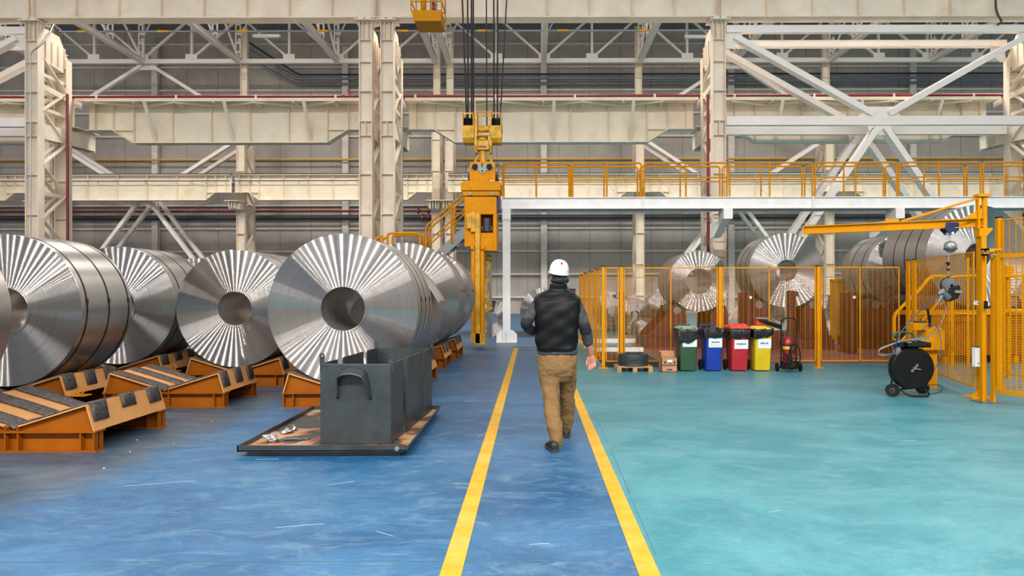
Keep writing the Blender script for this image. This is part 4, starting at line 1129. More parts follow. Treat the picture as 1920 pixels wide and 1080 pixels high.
p('switch_top', MB().box(GX(1722, Yq), GX(1738, Yq), Yq + .0, Yq + .15, GZ(607, Yq), GZ(604, Yq)).cyl(P(1726, 607, Yq + .05), P(1727, 599, Yq + .05), .012, 8), M['tray'])

# ---------------------------------------------------------------- raised coils on red roller stands
CR = 'coils on red roller stands'
def roller_stand(X, Y, zc, R, L, label, el, er):
    r = thing('roller_stand', label, 'coil stand', (X, Y + L / 2, 0), group='red roller stands'); p = WP(r)
    dx = R * .72; rr_ = .16; zr = zc - math.sqrt((R + rr_) ** 2 - dx ** 2)
    p('base_frame', MB().box(X - dx - el - .05, X + dx + er + .05, Y - .1, Y + L + .1, .006, .26), M['redsteel'])
    for s in (-1, 1):
        e_ = el if s < 0 else er
        for y in (Y + .02, Y + L - .14):
            a = [(X + s * (dx - .28), .26), (X + s * (dx + e_), .26), (X + s * (dx + min(.3, e_)), zr - .15), (X + s * (dx + .14), zr + .13), (X + s * (dx - .13), zr + .01), (X + s * (dx - .26), zr - .12)]
            p('side_plate', MB().prism(a, 'y', y, y + .1), M['redsteel'], bevel=.01)
        h = p('support_roller', MB().cyl((X + s * dx, Y + .13, zr), (X + s * dx, Y + L - .15, zr), rr_ - .004, 24), M['tray'], smooth=40)
        p('bearing_cap', MB().cyl((X + s * dx, Y - .0, zr), (X + s * dx, Y + .02, zr), .1, 18), M['greysteel'], h)
    p('drip_shield', MB().box(X - dx + .3, X + dx - .3, Y + .1, Y + L - .1, .26, .42), M['redsteel'])
    return r
for (px, py, Yq, R, L, rh, lb, st, el, er) in ((1311, 528, 18.0, .80, 1.62, .335, 'raised coil above the green and blue bins', (.25, .55, .85), .8, .22),
                               (1475, 508, 17.4, .953, 1.2, .265, 'raised coil above the yellow bin, its face fully visible', (.3, .68), .2, .45),
                               (1694, 509, 17.5, .945, 1.45, .27, 'raised coil half hidden behind the biggest coil at right', (.2, .6), .3, .5),
                               (1833, 482, 14.6, 1.095, 1.85, .27, 'biggest raised coil on the right, with black straps, behind the jib arm', (.22, .47, .72), .3, .5)):
    X, Z = GX(px, Yq), GZ(py, Yq)
    coil(lb, X, Yq, Z, R, L, rh, st, CR, int(px))
    roller_stand(X, Yq + .05, Z, R, L - .1, 'red roller stand under the ' + lb.replace('raised ', '', 1).split(',')[0], el, er)
GP = [(1391, 549, 16.7, 'behind the red bin, left of the pair'), (1405, 549, 16.2, 'behind the red bin, right of the pair'), (1484, 546, 16.1, 'behind the extinguisher trolley'),
      (1584, 549, 16.7, 'left of the pair behind the reel trolley'), (1598, 549, 16.2, 'right of the pair behind the reel trolley')]
for i, (px, py, Yq, lb) in enumerate(GP):
    x = GX(px, Yq); r = thing('guide_post', 'dark red upright post ' + lb, 'post', (x, Yq, 0), group='red guide posts'); h = GZ(py, Yq)
    build('upright', MB().ibar((0, 0, .02), (0, 0, h), .16, .16, .02, .015, (1, 0, 0)), M['redsteel'], r)
    build('foot', MB().box(-.14, .14, -.12, .12, .006, .02), M['redsteel'], r)
    if i in (1, 4): build('marker', MB().obox((0, -.1, h - .12), .06, .004, .06, Matrix.Rotation(PI / 4, 3, 'Y')), M['paper'], r)
    if i == 2: build('sensor', MB().box(.09, .15, -.05, .05, h - .14, h - .02), M['navy'], r)
x = GX(1166, 15); r = thing('guide_post', 'dark maroon post with a small lamp, behind the narrow corner fence panel', 'post', (x, 15, 0))
build('upright', MB().box(-.06, .06, -.06, .06, .006, GZ(547, 15)), M['darkred'], r)
build('lamp', MB().cyl((-.16, 0, 1.36), (-.16, 0, 1.42), .04, 10).bar((-.16, 0, 1.36), (-.05, 0, 1.33), .02, .02), M['navy'], r)
# yellow panel screens and hand rails inside the cell
r = thing('screen_panel', 'yellow framed screen standing between the two raised coils', 'screen', (GX(1570, 19.3), 19.3, 0)); p = WP(r); Yq = 19.3
x0, x1 = GX(1557, Yq), GX(1585, Yq)
m = MB().box(x0, x0 + .04, Yq - .02, Yq + .02, .0, GZ(525, Yq)).box(x1 - .04, x1, Yq - .02, Yq + .02, 0, GZ(525, Yq)).box(x0, x1, Yq - .02, Yq + .02, GZ(529, Yq), GZ(525, Yq)).box(x0, x1, Yq - .02, Yq + .02, GZ(640, Yq), GZ(630, Yq))
p('frame', m, M['fence'])
p('sheet', MB().box(x0, x1, Yq + .02, Yq + .03, GZ(632, Yq), GZ(525, Yq)), mat('translucent_amber_mesh', (190, 140, 60), .6))
r = thing('access_rail', 'yellow tube hand rails inside the cell behind the angled fence', 'railing', (8.3, 13.65, 0)); p = WP(r)
Yq = 13.65
def rl(*pp, y=Yq): return [P(a, b, y) for a, b in pp]
m = MB().tube(rounded(rl((1676, 640), (1676, 592), (1702, 566), (1724, 545), (1744, 520), (1782, 520), (1782, 545)), .1), .035, 8)
m.tube(rounded(rl((1690, 640), (1712, 618), (1740, 592), (1765, 560)), .1), .025, 8)
p('stair_rail', m, M['yellow'], smooth=50)
m = MB().tube(rounded(rl((1785, 660), (1785, 520), (1838, 519), (1838, 640)), .08), .035, 8).cyl(P(1785, 590, Yq), P(1838, 590, Yq), .025, 8)
m.cyl(P(1815, 660, Yq), P(1815, 486, Yq), .03, 8)
p('platform_rail', m, M['yellow'], smooth=50)
for a in (1676, 1785, 1815, 1838): p('leg', MB().cyl(P(a, 640, Yq), Vector((GX(a, Yq), Yq, 0)), .035, 8), M['yellow'], smooth=50)
r = thing('work_platform', 'yellow steel platform block behind the angled fence', 'platform', (GX(1800, 13.9), 13.9, 0)); p = WP(r); Yq = 13.9
x9 = GX(1925, Yq)
p('deck', MB().box(GX(1705, Yq), GX(1925, Yq), Yq, Yq + .5, GZ(592, Yq), GZ(584, Yq)), M['yellow'])
p('apron', MB().box(GX(1712, Yq), GX(1918, Yq), Yq + .05, Yq + .1, GZ(668, Yq), GZ(592, Yq)), M['ochre'])
for a in (1715, 1780, 1850, 1912): p('leg', MB().box(GX(a, Yq) - .05, GX(a, Yq) + .05, Yq + .1, Yq + .2, 0, GZ(592, Yq)), M['yellow'])
for a, b in ((1888, 1902), (1904, 1918)):
    pass
r = thing('control_stand', 'yellow control box seen through the gate panel', 'machine box', (GX(1895, 11.6), 11.6, 0)); p = WP(r); Yq = 11.6
p('box', MB().box(GX(1888, Yq), GX(1902, Yq), Yq, Yq + .15, GZ(520, Yq), GZ(500, Yq)), M['yellow'])
p('post', MB().box(GX(1893, Yq), GX(1897, Yq), Yq + .05, Yq + .1, 0, GZ(520, Yq)), M['yellow'])
p('rail', MB().cyl(P(1868, 519, Yq), P(1925, 519, Yq), .03, 8).cyl(P(1868, 586, Yq), P(1925, 586, Yq), .04, 8).cyl(P(1920, 519, Yq), Vector((GX(1920, Yq), Yq, 0)), .03, 8), M['yellow'])

# ---------------------------------------------------------------- coils standing on the floor at the back
for i, (px, R, Yq, lb) in enumerate(((922, .6, 22.6, 'floor coil behind the foot of the lifting tongs'), (1020, .8, 22.7, 'floor coil at the back hidden behind the walking person'),
                                 (1190, .62, 23.4, 'floor coil at the back behind the pallet, its hole facing out'), (1248, .75, 25.2, 'taller floor coil at the back beside the red roller stand'), (1150, .74, 25.4, 'floor coil at the back furthest behind the corner fence panel'),
                                 (1438, .62, 23.0, 'pale floor coil at the back behind the extinguisher trolley'), (1548, .68, 22.9, 'floor coil at the back right of the extinguisher trolley'), (1640, .62, 23.2, 'floor coil at the back behind the reel trolley'))):
    o = coil(lb, GX(px, Yq), Yq, R, R, .8, .2, (.3,) if i < 2 else (), 'floor coils at the back', 90 + i)

# ---------------------------------------------------------------- wheelie bins
def bin_(px0, px1, color, label, lid, bag_l, bag_r, bagz, text1, text2=None, lblz=(.60, .45)):
    Yb = 12.66; D = .46
    xl, xr = GX(px0, Yb), GX(px1, Yb); w_ = xr - xl; xc = (xl + xr) / 2
    r = thing('wheelie_bin', label, 'bin', (xc, Yb + D / 2, 0), group='wheelie bins'); mt = M['bin' + color]
    def ring(z, hw, y0, y1, rr_=.03):
        out = []
        for cx_, cy_, a0 in ((hw - rr_, y1 - rr_, 0), (-hw + rr_, y1 - rr_, 90), (-hw + rr_, y0 + rr_, 180), (hw - rr_, y0 + rr_, 270)):
            for k in range(5):
                a = math.radians(a0 + 90 * k / 4); out.append((cx_ + rr_ * math.cos(a), cy_ + rr_ * math.sin(a), z))
        return out
    f = -D / 2; b_ = D / 2
    hb, ht = w_ * .40, w_ * .5
    build('tub', MB().loft([ring(.02, hb, f + .05, b_ - .1), ring(.05, hb + .006, f + .045, b_ - .09), ring(.55, ht - .02, f + .012, b_ - .03), ring(.74, ht, f, b_)]), mt, r, smooth=40)
    for s in (-1, 1):
        wh = build('wheel', MB().lathe([(.03, -.02), (.09, -.022), (.098, -.012), (.098, .012), (.09, .022), (.03, .02)], (s * (hb + .028), b_ - .06, .099), 'x', 24, closed=True), M['rubber'], r, smooth=40)
    zt = .74
    if lid == 'green':
        build('lid', MB().loft([ring(.765, ht + .0, f, b_), ring(.80, ht + .005, f - .01, b_), ring(.835, ht - .05, f + .08, b_ - .06)]), M['lidgreen'], r, smooth=30)
        build('lid_rim', MB().box(-ht + .03, ht - .06, b_ - .02, b_ + .02, .835, .86), mt, r)
        for s in (-1, .7): build('lid_vent', MB().box(s * .14 - .03, s * .14 + .03, f - .004, f + .05, .795, .815), M['black'], r)
    if lid == 'red':
        build('lid', MB().loft([ring(.80, ht + .01, f - .02, b_), ring(.83, ht + .012, f - .02, b_), ring(.845, ht - .03, f + .03, b_)]), M['lidred'], r, smooth=30)
        for k in range(3): build('lid_bulge', MB().ball((-.11 + .11 * k, -.04, .845), .062, .16, .04, 14, 8), M['lidred'], r, smooth=60)
    if lid == 'yellow':
        build('lid', MB().loft([ring(.765, ht + .0, f + .0, b_), ring(.79, ht, f + .02, b_), ring(.835, ht - .06, f + .16, b_ - .1)]), M['lidyellow'], r, smooth=30)
    if lid == 'none':
        m = MB().tube(rounded([(-ht + .03, b_, .76), (-ht + .02, b_ + .03, .845), (ht - .03, b_ + .03, .845), (ht - .03, b_, .76)], .03), .013, 8)
        build('handle_bar', m, mt, r, smooth=50)
    else:
        build('handle_bar', MB().cyl((-ht + .05, b_ + .03, .72), (ht - .05, b_ + .03, .72), .013, 8), mt, r)
    # bin bag folded over the rim
    rd = random.Random(px0); rings = []
    prof = [(.70, -.02), (.765, -.005), (.79, .01), (.785, .02), (.74, .024), (.69, .024), (bagz, .02), (bagz + .01, .012)]
    ph = [rd.uniform(0, 6) for _ in range(6)]
    for i, (z, o_) in enumerate(prof):
        rg = []
        base_ = ring(z, ht + o_, f - o_, b_ + min(o_, .01))
        dense = []
        for k in range(len(base_)):
            a_, c_ = Vector(base_[k]), Vector(base_[(k + 1) % len(base_)])
            n_ = max(1, int((c_ - a_).length / .02))
            dense.append((a_, c_, n_))
        tot = []
        for k in range(len(base_)):
            a_, c_ = Vector(base_[k]), Vector(base_[(k + 1) % len(base_)])
            nn = 14 if k % 5 == 4 else 1
            for q_ in range(nn): tot.append(a_.lerp(c_, q_ / nn))
        for q_ in tot:
            ang = math.atan2(q_.y, q_.x)
            wob = .008 * math.sin(9 * ang + ph[0] + 1.7 * i) + .008 * math.sin(17 * ang + ph[1] - 1.3 * i) + .004 * math.sin(31 * ang + ph[2])
            side = (q_.x / ht)
            zz = q_.z + (wob * .8 if 0 < i < 7 else 0)
            if i >= 5: zz += (bag_l if side < 0 else bag_r) * abs(side) * (1 if i >= 6 else .5) + .012 * math.sin(7 * ang + ph[3])
            rg.append((q_.x * (1 + wob * 2), q_.y * (1 + wob * 1.5) , zz))
        rings.append(rg)
    build('bin_bag', MB().loft(rings, cap=False), M['binbag'], r, smooth=60)
    # label
    sl = math.atan2(.033, .5)
    yl = lambda z: f + .012 + (.55 - z) * .066 - .004
    lz0, lz1 = lblz[1], lblz[0]; lw = w_ * .36; zc_ = (lz0 + lz1) / 2; xo = .02
    lab = build('label_sheet', MB().add([(xo - lw, yl(lz0) - .001, lz0), (xo + lw, yl(lz0) - .001, lz0), (xo + lw, yl(lz1) - .001, lz1), (xo - lw, yl(lz1) - .001, lz1)], [(0, 1, 2, 3)]), M['paper'], r, solid=.001)
    if text1:
        zt_ = zc_ + (.01 if text2 else .005)
        if color == 'green': zt_ = lz1 - .02
        text(text1, .035, Vector((xo, yl(zt_) - .003, zt_)), lab, M['ink'], (PI / 2 + sl, 0, 0), .0015, min(1, lw * 1.55 / (len(text1) * .0235)))
    if text2: text(text2, .046, Vector((xo, yl(zt_ - .055) - .003, zt_ - .055)), lab, M['faint'], (PI / 2 + sl, 0, 0), 0, 1.0)
    return r
bin_(1273, 1310, 'green', 'dark green wheelie bin with a sagging black bag, leftmost of the bins', 'green', .02, .09, .53, 'METAL ATIK', lblz=(.60, .46))
bin_(1322, 1357, 'blue', 'blue wheelie bin between the green and red bins', 'none', -.01, .02, .63, 'AMBALAJ ATIKLARI', 'NAYLON', lblz=(.62, .45))
bin_(1370, 1406, 'red', 'red wheelie bin with its lid on top of the bag', 'red', .0, .0, .62, 'KONTAMİNE ATIK', lblz=(.59, .42))
bin_(1414, 1449, 'yellow', 'yellow wheelie bin beside the fire extinguisher trolley', 'yellow', -.0, .07, .62, 'EVSEL ATIK', lblz=(.605, .43))

# ---------------------------------------------------------------- fire extinguisher trolley
Ye = 12.7
def ex(px): return GX(px, Ye)
def ez(py): return GZ(py, Ye)
r = thing('extinguisher_trolley', 'black wheeled trolley carrying the red fire extinguisher', 'trolley', (ex(1478), Ye, 0)); p = WP(r)
m = MB().tube(rounded([(ex(1464), Ye, .06), (ex(1465), Ye, ez(603)), (ex(1470), Ye, ez(598)), (ex(1489), Ye, ez(598)), (ex(1493), Ye, ez(603)), (ex(1492), Ye, .06)], .06), .014, 8)
for zz in (647, 672): m.tube(rounded([(ex(1464), Ye, ez(zz)), (ex(1466), Ye - .13, ez(zz)), (ex(1490), Ye - .13, ez(zz)), (ex(1492), Ye, ez(zz))], .04), .010, 6)
m.cyl((ex(1456), Ye, .08), (ex(1501), Ye, .08), .012, 8).box(ex(1466), ex(1490), Ye - .1, Ye + .08, .05, .065)
p('frame', m, M['black'], smooth=50)
for a in (1457, 1500): p('wheel', MB().lathe([(.02, -.018), (.07, -.02), (.08, -.01), (.08, .01), (.07, .02), (.02, .018)], (ex(a), Ye, .08), 'x', 22, closed=True), M['rubber'], smooth=40)
r = thing('fire_extinguisher', 'red fire extinguisher with a black horn and coiled hose', 'extinguisher', (ex(1476), Ye - .02, .065)); p = WP(r)
xe_ = ex(1476)
p('cylinder', MB().lathe([(.0, .07), (.085, .075), (.09, .1), (.09, ez(645)), (.082, ez(640)), (.06, ez(635.5)), (.03, ez(632)), (.0, ez(631.5))], (xe_, Ye - .02, 0), 'z', 28), M['extred'], smooth=50)
p('valve', MB().cyl((xe_, Ye - .02, ez(633)), (xe_, Ye - .02, ez(626)), .02, 10).cyl((xe_ - .04, Ye - .02, ez(628)), (xe_ + .03, Ye - .02, ez(628)), .01, 8).cyl((xe_, Ye - .02, ez(626)), (xe_, Ye - .02, ez(623)), .028, 10), M['tray'])
p('sticker', MB().lathe([(.0905, ez(655)), (.0905, ez(649))], (xe_, Ye - .02, 0), 'z', 28), M['lidyellow'])
p('horn', MB().tube([P(1484, 648, Ye - .14), P(1481, 665, Ye - .15), P(1477, 694, Ye - .15)], [.018, .03, .05], 14), M['rubber'], smooth=50)
m = MB().tube(rounded([P(1484, 648, Ye - .14), P(1489, 645, Ye - .12), P(1498, 652, Ye - .1), P(1501, 672, Ye - .1), P(1497, 690, Ye - .12), P(1480, 694, Ye - .13), P(1463, 688, Ye - .13)], .12), .013, 8)
m.tube(rounded([P(1470, 628, Ye - .03), P(1464, 632, Ye - .06), P(1462, 648, Ye - .08), P(1470, 664, Ye - .12), P(1490, 682, Ye - .13), P(1496, 691, Ye - .12)], .1), .011, 8)
for k in range(4): m.tube(arcpts((xe_ + .02, Ye - .06, .09 + .03 * k), .15 + .01 * (k % 2), 0, 350, 24, 'xy'), .012, 6, closed=True)
p('hose', m, M['rubber'], smooth=50)
r = thing('orange_holder', 'orange holder with black rubber straps hung on the fence above the yellow bin', 'holder', P(1425, 605, 13.1)); p = WP(r)
p('box', MB().prism([(GX(a, 13.1), GZ(b, 13.1)) for a, b in ((1417, 598), (1432, 598), (1441, 612), (1418, 610))], 'y', 13.08, 13.22), M['orange'])
p('top_plate', MB().box(GX(1416, 13.1), GX(1438, 13.1), 13.02, 13.22, GZ(598.5, 13.1), GZ(596.5, 13.1)), M['steel'])
m = MB()
for d in (0, 4): m.tube(rounded([P(1424, 600, 13.05), P(1434, 603 + d, 12.98), P(1448, 607 + d, 12.85), P(1463, 612 + d, 12.72)], .15), .022, 8)
p('rubber_band', m, M['rubber'], smooth=50)

# ---------------------------------------------------------------- pallet with strapping roll, cardboard box
Yp = 12.62
r = thing('pallet', 'small wooden pallet in front of the fence corner', 'pallet', (GX(1190, Yp), Yp + .27, 0)); p = WP(r)
x0, x1 = GX(1157, Yp), GX(1224, Yp)
for k in range(4): p('deck_board', MB().box(x0, x1, Yp + .142 * k, Yp + .115 + .142 * k, .08, .10), M['wood'])
for x in (x0, (x0 + x1) / 2 - .04, x1 - .08): p('block', MB().box(x, x + .08, Yp, Yp + .54, .0, .08), M['wood'])
o = build('strapping_roll', MB().lathe([(.17, .0), (.275, .0), (.283, .01), (.276, .05), (.284, .055), (.284, .1), (.278, .105), (.282, .15), (.27, .215), (.24, .22), (.17, .215)], (0, 0, 0), 'z', 48, closed=True), M['hosegreen'], smooth=30)
o.location = (GX(1191, Yp), Yp + .28, .101); tag(o, 'dark green roll of strapping lying on the small pallet', 'roll')
r = thing('cardboard_box', 'brown cardboard box with open flaps beside the green bin', 'box', (GX(1255, Yp), Yp + .14, 0)); p = WP(r)
x0, x1 = GX(1240, Yp), GX(1270, Yp)
m = MB().box(x0, x1, Yp, Yp + .01, 0, .26).box(x0, x1, Yp + .27, Yp + .28, 0, .26).box(x0, x0 + .01, Yp, Yp + .28, 0, .26).box(x1 - .01, x1, Yp, Yp + .28, 0, .26).box(x0, x1, Yp, Yp + .28, 0, .01)
p('carton', m, M['card'])
p('flap', MB().prism([(Yp + .27, .26), (Yp + .28, .26), (Yp + .33, .37), (Yp + .32, .37)], 'x', x0, x1), M['card'])
p('flap', MB().prism([(x0, .26), (x0 + .01, .26), (x0 + .0, .37), (x0 - .01, .37)], 'y', Yp, Yp + .28), M['card'])
m = MB().box(x0, x1, Yp - .001, Yp, .115, .135)
for a in (.05, .225): m.box(x0 + a, x0 + a + .035, Yp - .001, Yp, .155, .2)
m.box(x0 + .12, x0 + .2, Yp - .001, Yp, .157, .168).box(x0 + .1, x0 + .2, Yp - .001, Yp, .03, .055)
p('print', m, M['cardprint'])
p('address_label', MB().box(x0 + .11, x0 + .2, Yp - .002, Yp, .185, .225), M['paper'])
# cyan beacon and dark control desk beyond the person
r = thing('control_desk', 'dark control box with a cyan lamp beyond the person at the fence end', 'control box', (GX(1072, 21), 21, 0)); p = WP(r)
p('cabinet', MB().box(GX(1060, 21), GX(1079, 21), 21, 21.3, 0, GZ(543, 21)), M['darkred'])
p('desk_top', MB().box(GX(1059, 21), GX(1079.5, 21), 20.98, 21.32, GZ(543, 21), GZ(541.5, 21)), M['black'])
p('cyan_lamp', MB().cyl((GX(1064, 21), 21.1, GZ(541.5, 21)), (GX(1064, 21), 21.1, GZ(537, 21)), .055, 14), M['cyan'])
# ================================================================ crane cage, ropes, hook block and coil tongs
YG = 18.0
def gx(px): return GX(px, YG)
def gz(py): return GZ(py, YG)
r = thing('inspection_cage', 'small yellow crane cage with a red lamp at the top edge', 'cage', (GX(800, 21), 21, GZ(40, 21)), kind='thing'); p = WP(r)
Y = 21.0; xa, xb = GX(772, Y), GX(829, Y); zb = GZ(40, Y); zt = 12.2
p('floor_pan', MB().prism([(xa, zb + .33), (xb, zb + .33), (xb - .02, zb), (xa + .1, zb)], 'y', Y - .05, Y + .9), M['yellow'])
m = MB()
for x in (xa, xa + .31, xb - .3, xb):
    m.cyl((x, Y, zb + .33), (x, Y, zt), .022, 6); m.cyl((x, Y + .9, zb + .33), (x, Y + .9, zt), .022, 6)
for z in (zb + .62, zb + 1.1): m.cyl((xa, Y, z), (xb, Y, z), .02, 6); m.cyl((xa, Y + .9, z), (xb, Y + .9, z), .02, 6); m.cyl((xa, Y, z), (xa, Y + .9, z), .02, 6); m.cyl((xb, Y, z), (xb, Y + .9, z), .02, 6)
p('cage_bars', m, M['yellow'])
c = P(813, 9, Y + .15)
h = p('lamp_panel', MB().box(c.x - .1, c.x + .12, Y + .18, Y + .24, c.z - .12, c.z + .4), M['greyplate'])
m = MB()
for dz in (.03, -.08): m.cyl((c.x, Y + .08, c.z + dz), (c.x, Y + .18, c.z + dz), .055, 14)
p('red_lamp', m, M['signal_red'], h)
p('hanger_arm', MB().bar((xa + .3, Y + .45, zb + .3), (xa + .3, Y + .45, 14), .1, .1).bar((xb - .3, Y + .45, zb + .3), (xb - .3, Y + .45, 14), .1, .1), M['yellow'])

tops = [868, 878, 885, 888.5, 913, 927, 934, 951]
bots = [876, 878.5, 885, 888.5, 913.5, 927, 933.5, 938]
RL = ['leftmost', 'second from the left', 'third from the left', 'fourth from the left', 'lone middle', 'fourth from the right, thickest' , 'second from the right', 'rightmost']
for i, (a, b) in enumerate(zip(tops, bots)):
    zt = 13.9; py0 = 0; z0 = gz(0); zb = gz(232 if i != 4 else 236)
    xa, xb = gx(a), gx(b); xt = xb + (xa - xb) * (zt - zb) / (z0 - zb)
    o = build('wire_rope', MB().tube([(xb, YG, zb), (xt, YG, zt)], .022 if i in (0, 1, 2, 3, 5, 6) else .017, 8), M['rope'], smooth=50)
    tag(o, 'dark hoist rope above the hook block, ' + RL[i] + ' of eight', 'rope', 'hoist ropes')

r = thing('hook_block', 'worn yellow crane hook block with black rope sheaves', 'hook block', (gx(906), YG, gz(288)), kind='thing'); p = WP(r)
for a, b, lb in ((870, 890.5, 0), (922, 941.5, 1)):
    x0, x1 = gx(a), gx(b)
    m = MB().prism([(YG - .3, gz(240)), (YG - .27, gz(262)), (YG - .18, gz(270)), (YG + .18, gz(270)), (YG + .27, gz(262)), (YG + .3, gz(240))], 'x', x0, x1)
    m.box(x0, x0 + .02, YG - .3, YG + .3, gz(240), gz(217)).box(x1 - .02, x1, YG - .3, YG + .3, gz(240), gz(217))
    for y in (YG - .3, YG + .28): m.box(x0, x1, y, y + .02, gz(219), gz(216.5))
    g_ = p('sheave_guard', m, M['wornyellow'])
    n = 4
    for k in range(n):
        x = x0 + (x1 - x0) * (k + .5) / n
        p('sheave', MB().lathe([(.05, -.025), (.27, -.025), (.25, 0), (.27, .025), (.05, .025)], (x, YG, gz(240)), 'x', 28, closed=True), M['black'], g_, smooth=30)
for a, b in ((891, 896.5), (919, 923.5)):
    p('side_plate', MB().prism([(YG - .22, gz(212)), (YG + .22, gz(212)), (YG + .22, gz(275)), (YG + .12, gz(288)), (YG - .12, gz(288)), (YG - .22, gz(275))], 'x', gx(a), gx(b)), M['wornyellow'], bevel=.01)
m = MB().cyl((gx(890), YG - .16, gz(213.5)), (gx(924), YG - .16, gz(213.5)), .02, 8).cyl((gx(896), YG - .16, gz(219.5)), (gx(920), YG - .16, gz(219.5)), .016, 8)
m.cyl((gx(888), YG - .2, gz(257)), (gx(926), YG - .2, gz(257)), .02, 8)
p('tie_rod', m, M['wornyellow'], smooth=50)
p('shaft', MB().cyl((gx(868), YG, gz(242)), (gx(943), YG, gz(242)), .09, 20), M['wornyellow'], smooth=40)
p('trunnion', MB().cyl((gx(905), YG, gz(254)), (gx(905), YG, gz(264)), .15, 20).box(gx(896), gx(918), YG - .15, YG + .15, gz(282), gz(265)), M['wornyellow'], smooth=40)
p('rating_plate', MB().box(gx(899), gx(913), YG - .165, YG - .15, gz(278.5), gz(275.5)), M['pipe_red'])
p('hook_shank', MB().tube([(gx(906), YG, gz(282)), (gx(906), YG, gz(292)), (gx(907), YG, gz(307))], [.09, .075, .085], 16), M['wornyellow'], smooth=50)

r = thing('coil_tongs', 'tall orange-yellow coil lifting tongs hanging from the hook block', 'lifting tongs', (gx(905), YG, gz(643)), kind='thing'); p = WP(r)
p('rope_drum', MB().cyl((gx(878), YG + .1, gz(322)), (gx(934.5), YG + .1, gz(322)), .23, 28), M['greysteel'], smooth=40)
m = MB()
for s in (-1, 1): m.tube([(gx(907 + s * 4), YG, gz(295)), (gx(907 + s * 9), YG, gz(292)), (gx(907 + s * 14), YG - .05, gz(300)), (gx(907 + s * 17), YG - .05, gz(310))], .03, 8)
p('sling_arm', m, M['wornyellow'], smooth=50)
def rr(x0, x1, z0, z1, r_): 
    out = [(x0, z0), (x1, z0)]
    out += [(x1 - r_ + r_ * math.cos(a * PI / 8), z1 - r_ + r_ * math.sin(a * PI / 8)) for a in range(0, 5)]
    out += [(x0 + r_ + r_ * math.cos(a * PI / 8), z1 - r_ + r_ * math.sin(a * PI / 8)) for a in range(4, 9)]
    return out
p('head_plate', MB().prism(rr(gx(882.5), gx(930), gz(347), gz(306.5), .09), 'y', YG - .28, YG - .2).prism(rr(gx(882.5), gx(930), gz(347), gz(306.5), .09), 'y', YG + .2, YG + .28), M['yellow'])
vp = [(885, 318), (888, 312), (893, 309.5), (900, 312), (906, 313.5), (912, 312), (919, 309.5), (924, 311), (928, 316), (926, 318.5), (920, 320), (915, 323), (909, 328), (903, 328), (899, 323), (893, 320)]
hp = p('lock_plate', MB().prism([(gx(a), gz(b)) for a, b in vp], 'y', YG - .31, YG - .28), M['greyplate'])
m = MB()
for a in (893, 919.5): m.cyl((gx(a), YG - .34, gz(316.5)), (gx(a), YG - .3, gz(316.5)), .075, 20)
p('pin', m, M['rubber'], hp, smooth=40)
m = MB()
for b in (312, 316, 324): m.cyl((gx(906), YG - .325, gz(b)), (gx(906), YG - .3, gz(b)), .02, 10)
p('bolt', m, M['rubber'], hp)
m = MB().box(gx(894), gx(900), YG - .35, YG - .28, gz(345.5), gz(339)).box(gx(912), gx(918), YG - .35, YG - .28, gz(345.5), gz(339))
p('bracket', m, M['yellow'])
text('03', .13, Vector((gx(924), YG - .283, gz(344))) - r.location, r, M['white'])
m = MB().prism([(gx(868), gz(362)), (gx(940.5), gz(362)), (gx(940.5), gz(346)), (gx(936), gz(345.5)), (gx(873), gz(345.5)), (gx(868), gz(348))], 'y', YG - .5, YG + .5)
m.prism([(gx(873), gz(371)), (gx(936), gz(371)), (gx(939), gz(362)), (gx(870), gz(362))], 'y', YG - .45, YG + .45)
p('cross_head', m, M['yellow'], bevel=.01)
m = MB()
for a, b in ((886, 358), (922, 358)): m.cyl((gx(a), YG - .52, gz(b)), (gx(a), YG - .5, gz(b)), .02, 8)
for k in range(5): m.cyl((gx(894 + 6 * k), YG - .47, gz(366)), (gx(894 + 6 * k), YG - .45, gz(366)), .015, 8)
for a in (885, 927): m.cyl((gx(a), YG - .49, gz(368)), (gx(a), YG - .45, gz(368)), .045, 10)
p('bolt_row', m, M['greysteel'])
x0, x1 = gx(874), gx(933)
m = MB().box(x0, x1, YG - .42, YG + .42, gz(405), gz(372.5))
m.box(x0, gx(904), YG - .42, YG + .42, gz(464), gz(405)).box(gx(926.5), x1, YG - .42, YG + .42, gz(472), gz(405)).box(gx(904), gx(926.5), YG - .42, YG + .42, gz(472), gz(439)).box(gx(904), gx(926.5), YG + .2, YG + .42, gz(439), gz(405))
p('upper_body', m, M['yellow'], bevel=.008)
p('actuator', MB().cyl((gx(915), YG - .36, gz(436)), (gx(915), YG - .36, gz(412)), .1, 14).box(gx(905), gx(925), YG - .38, YG - .3, gz(434), gz(426)), M['tray'])
p('side_motor', MB().box(gx(933), gx(939.5), YG - .3, YG + .3, gz(397), gz(373)), M['navy'])
m = MB().prism([(gx(874), gz(464)), (gx(904), gz(464)), (gx(898), gz(475)), (gx(884), gz(475))], 'y', YG - .4, YG + .4)
p('lower_guard', m, M['tray'])
m = MB().box(gx(894), gx(902.5), YG - .5, YG - .3, gz(641), gz(404))
p('centre_leg', m, M['wornyellow'], bevel=.006)
for a, b in ((886.5, 893.5), (903, 910)): p('leg_rail', MB().box(gx(a), gx(b), YG - .46, YG - .1, gz(623), gz(466)), M['yellow'], bevel=.006)
for a, b in ((886, 892), (904, 911)): p('hinge', MB().cyl((gx(a), YG - .45, gz(467)), (gx(b), YG - .45, gz(467)), .07, 14), M['yellow'], smooth=40)
m = MB().box(gx(879), gx(888), YG - .55, YG - .3, gz(432), gz(405)).box(gx(886), gx(894), YG - .52, YG - .3, gz(438), gz(402))
p('latch', m, M['wornyellow'], bevel=.01)
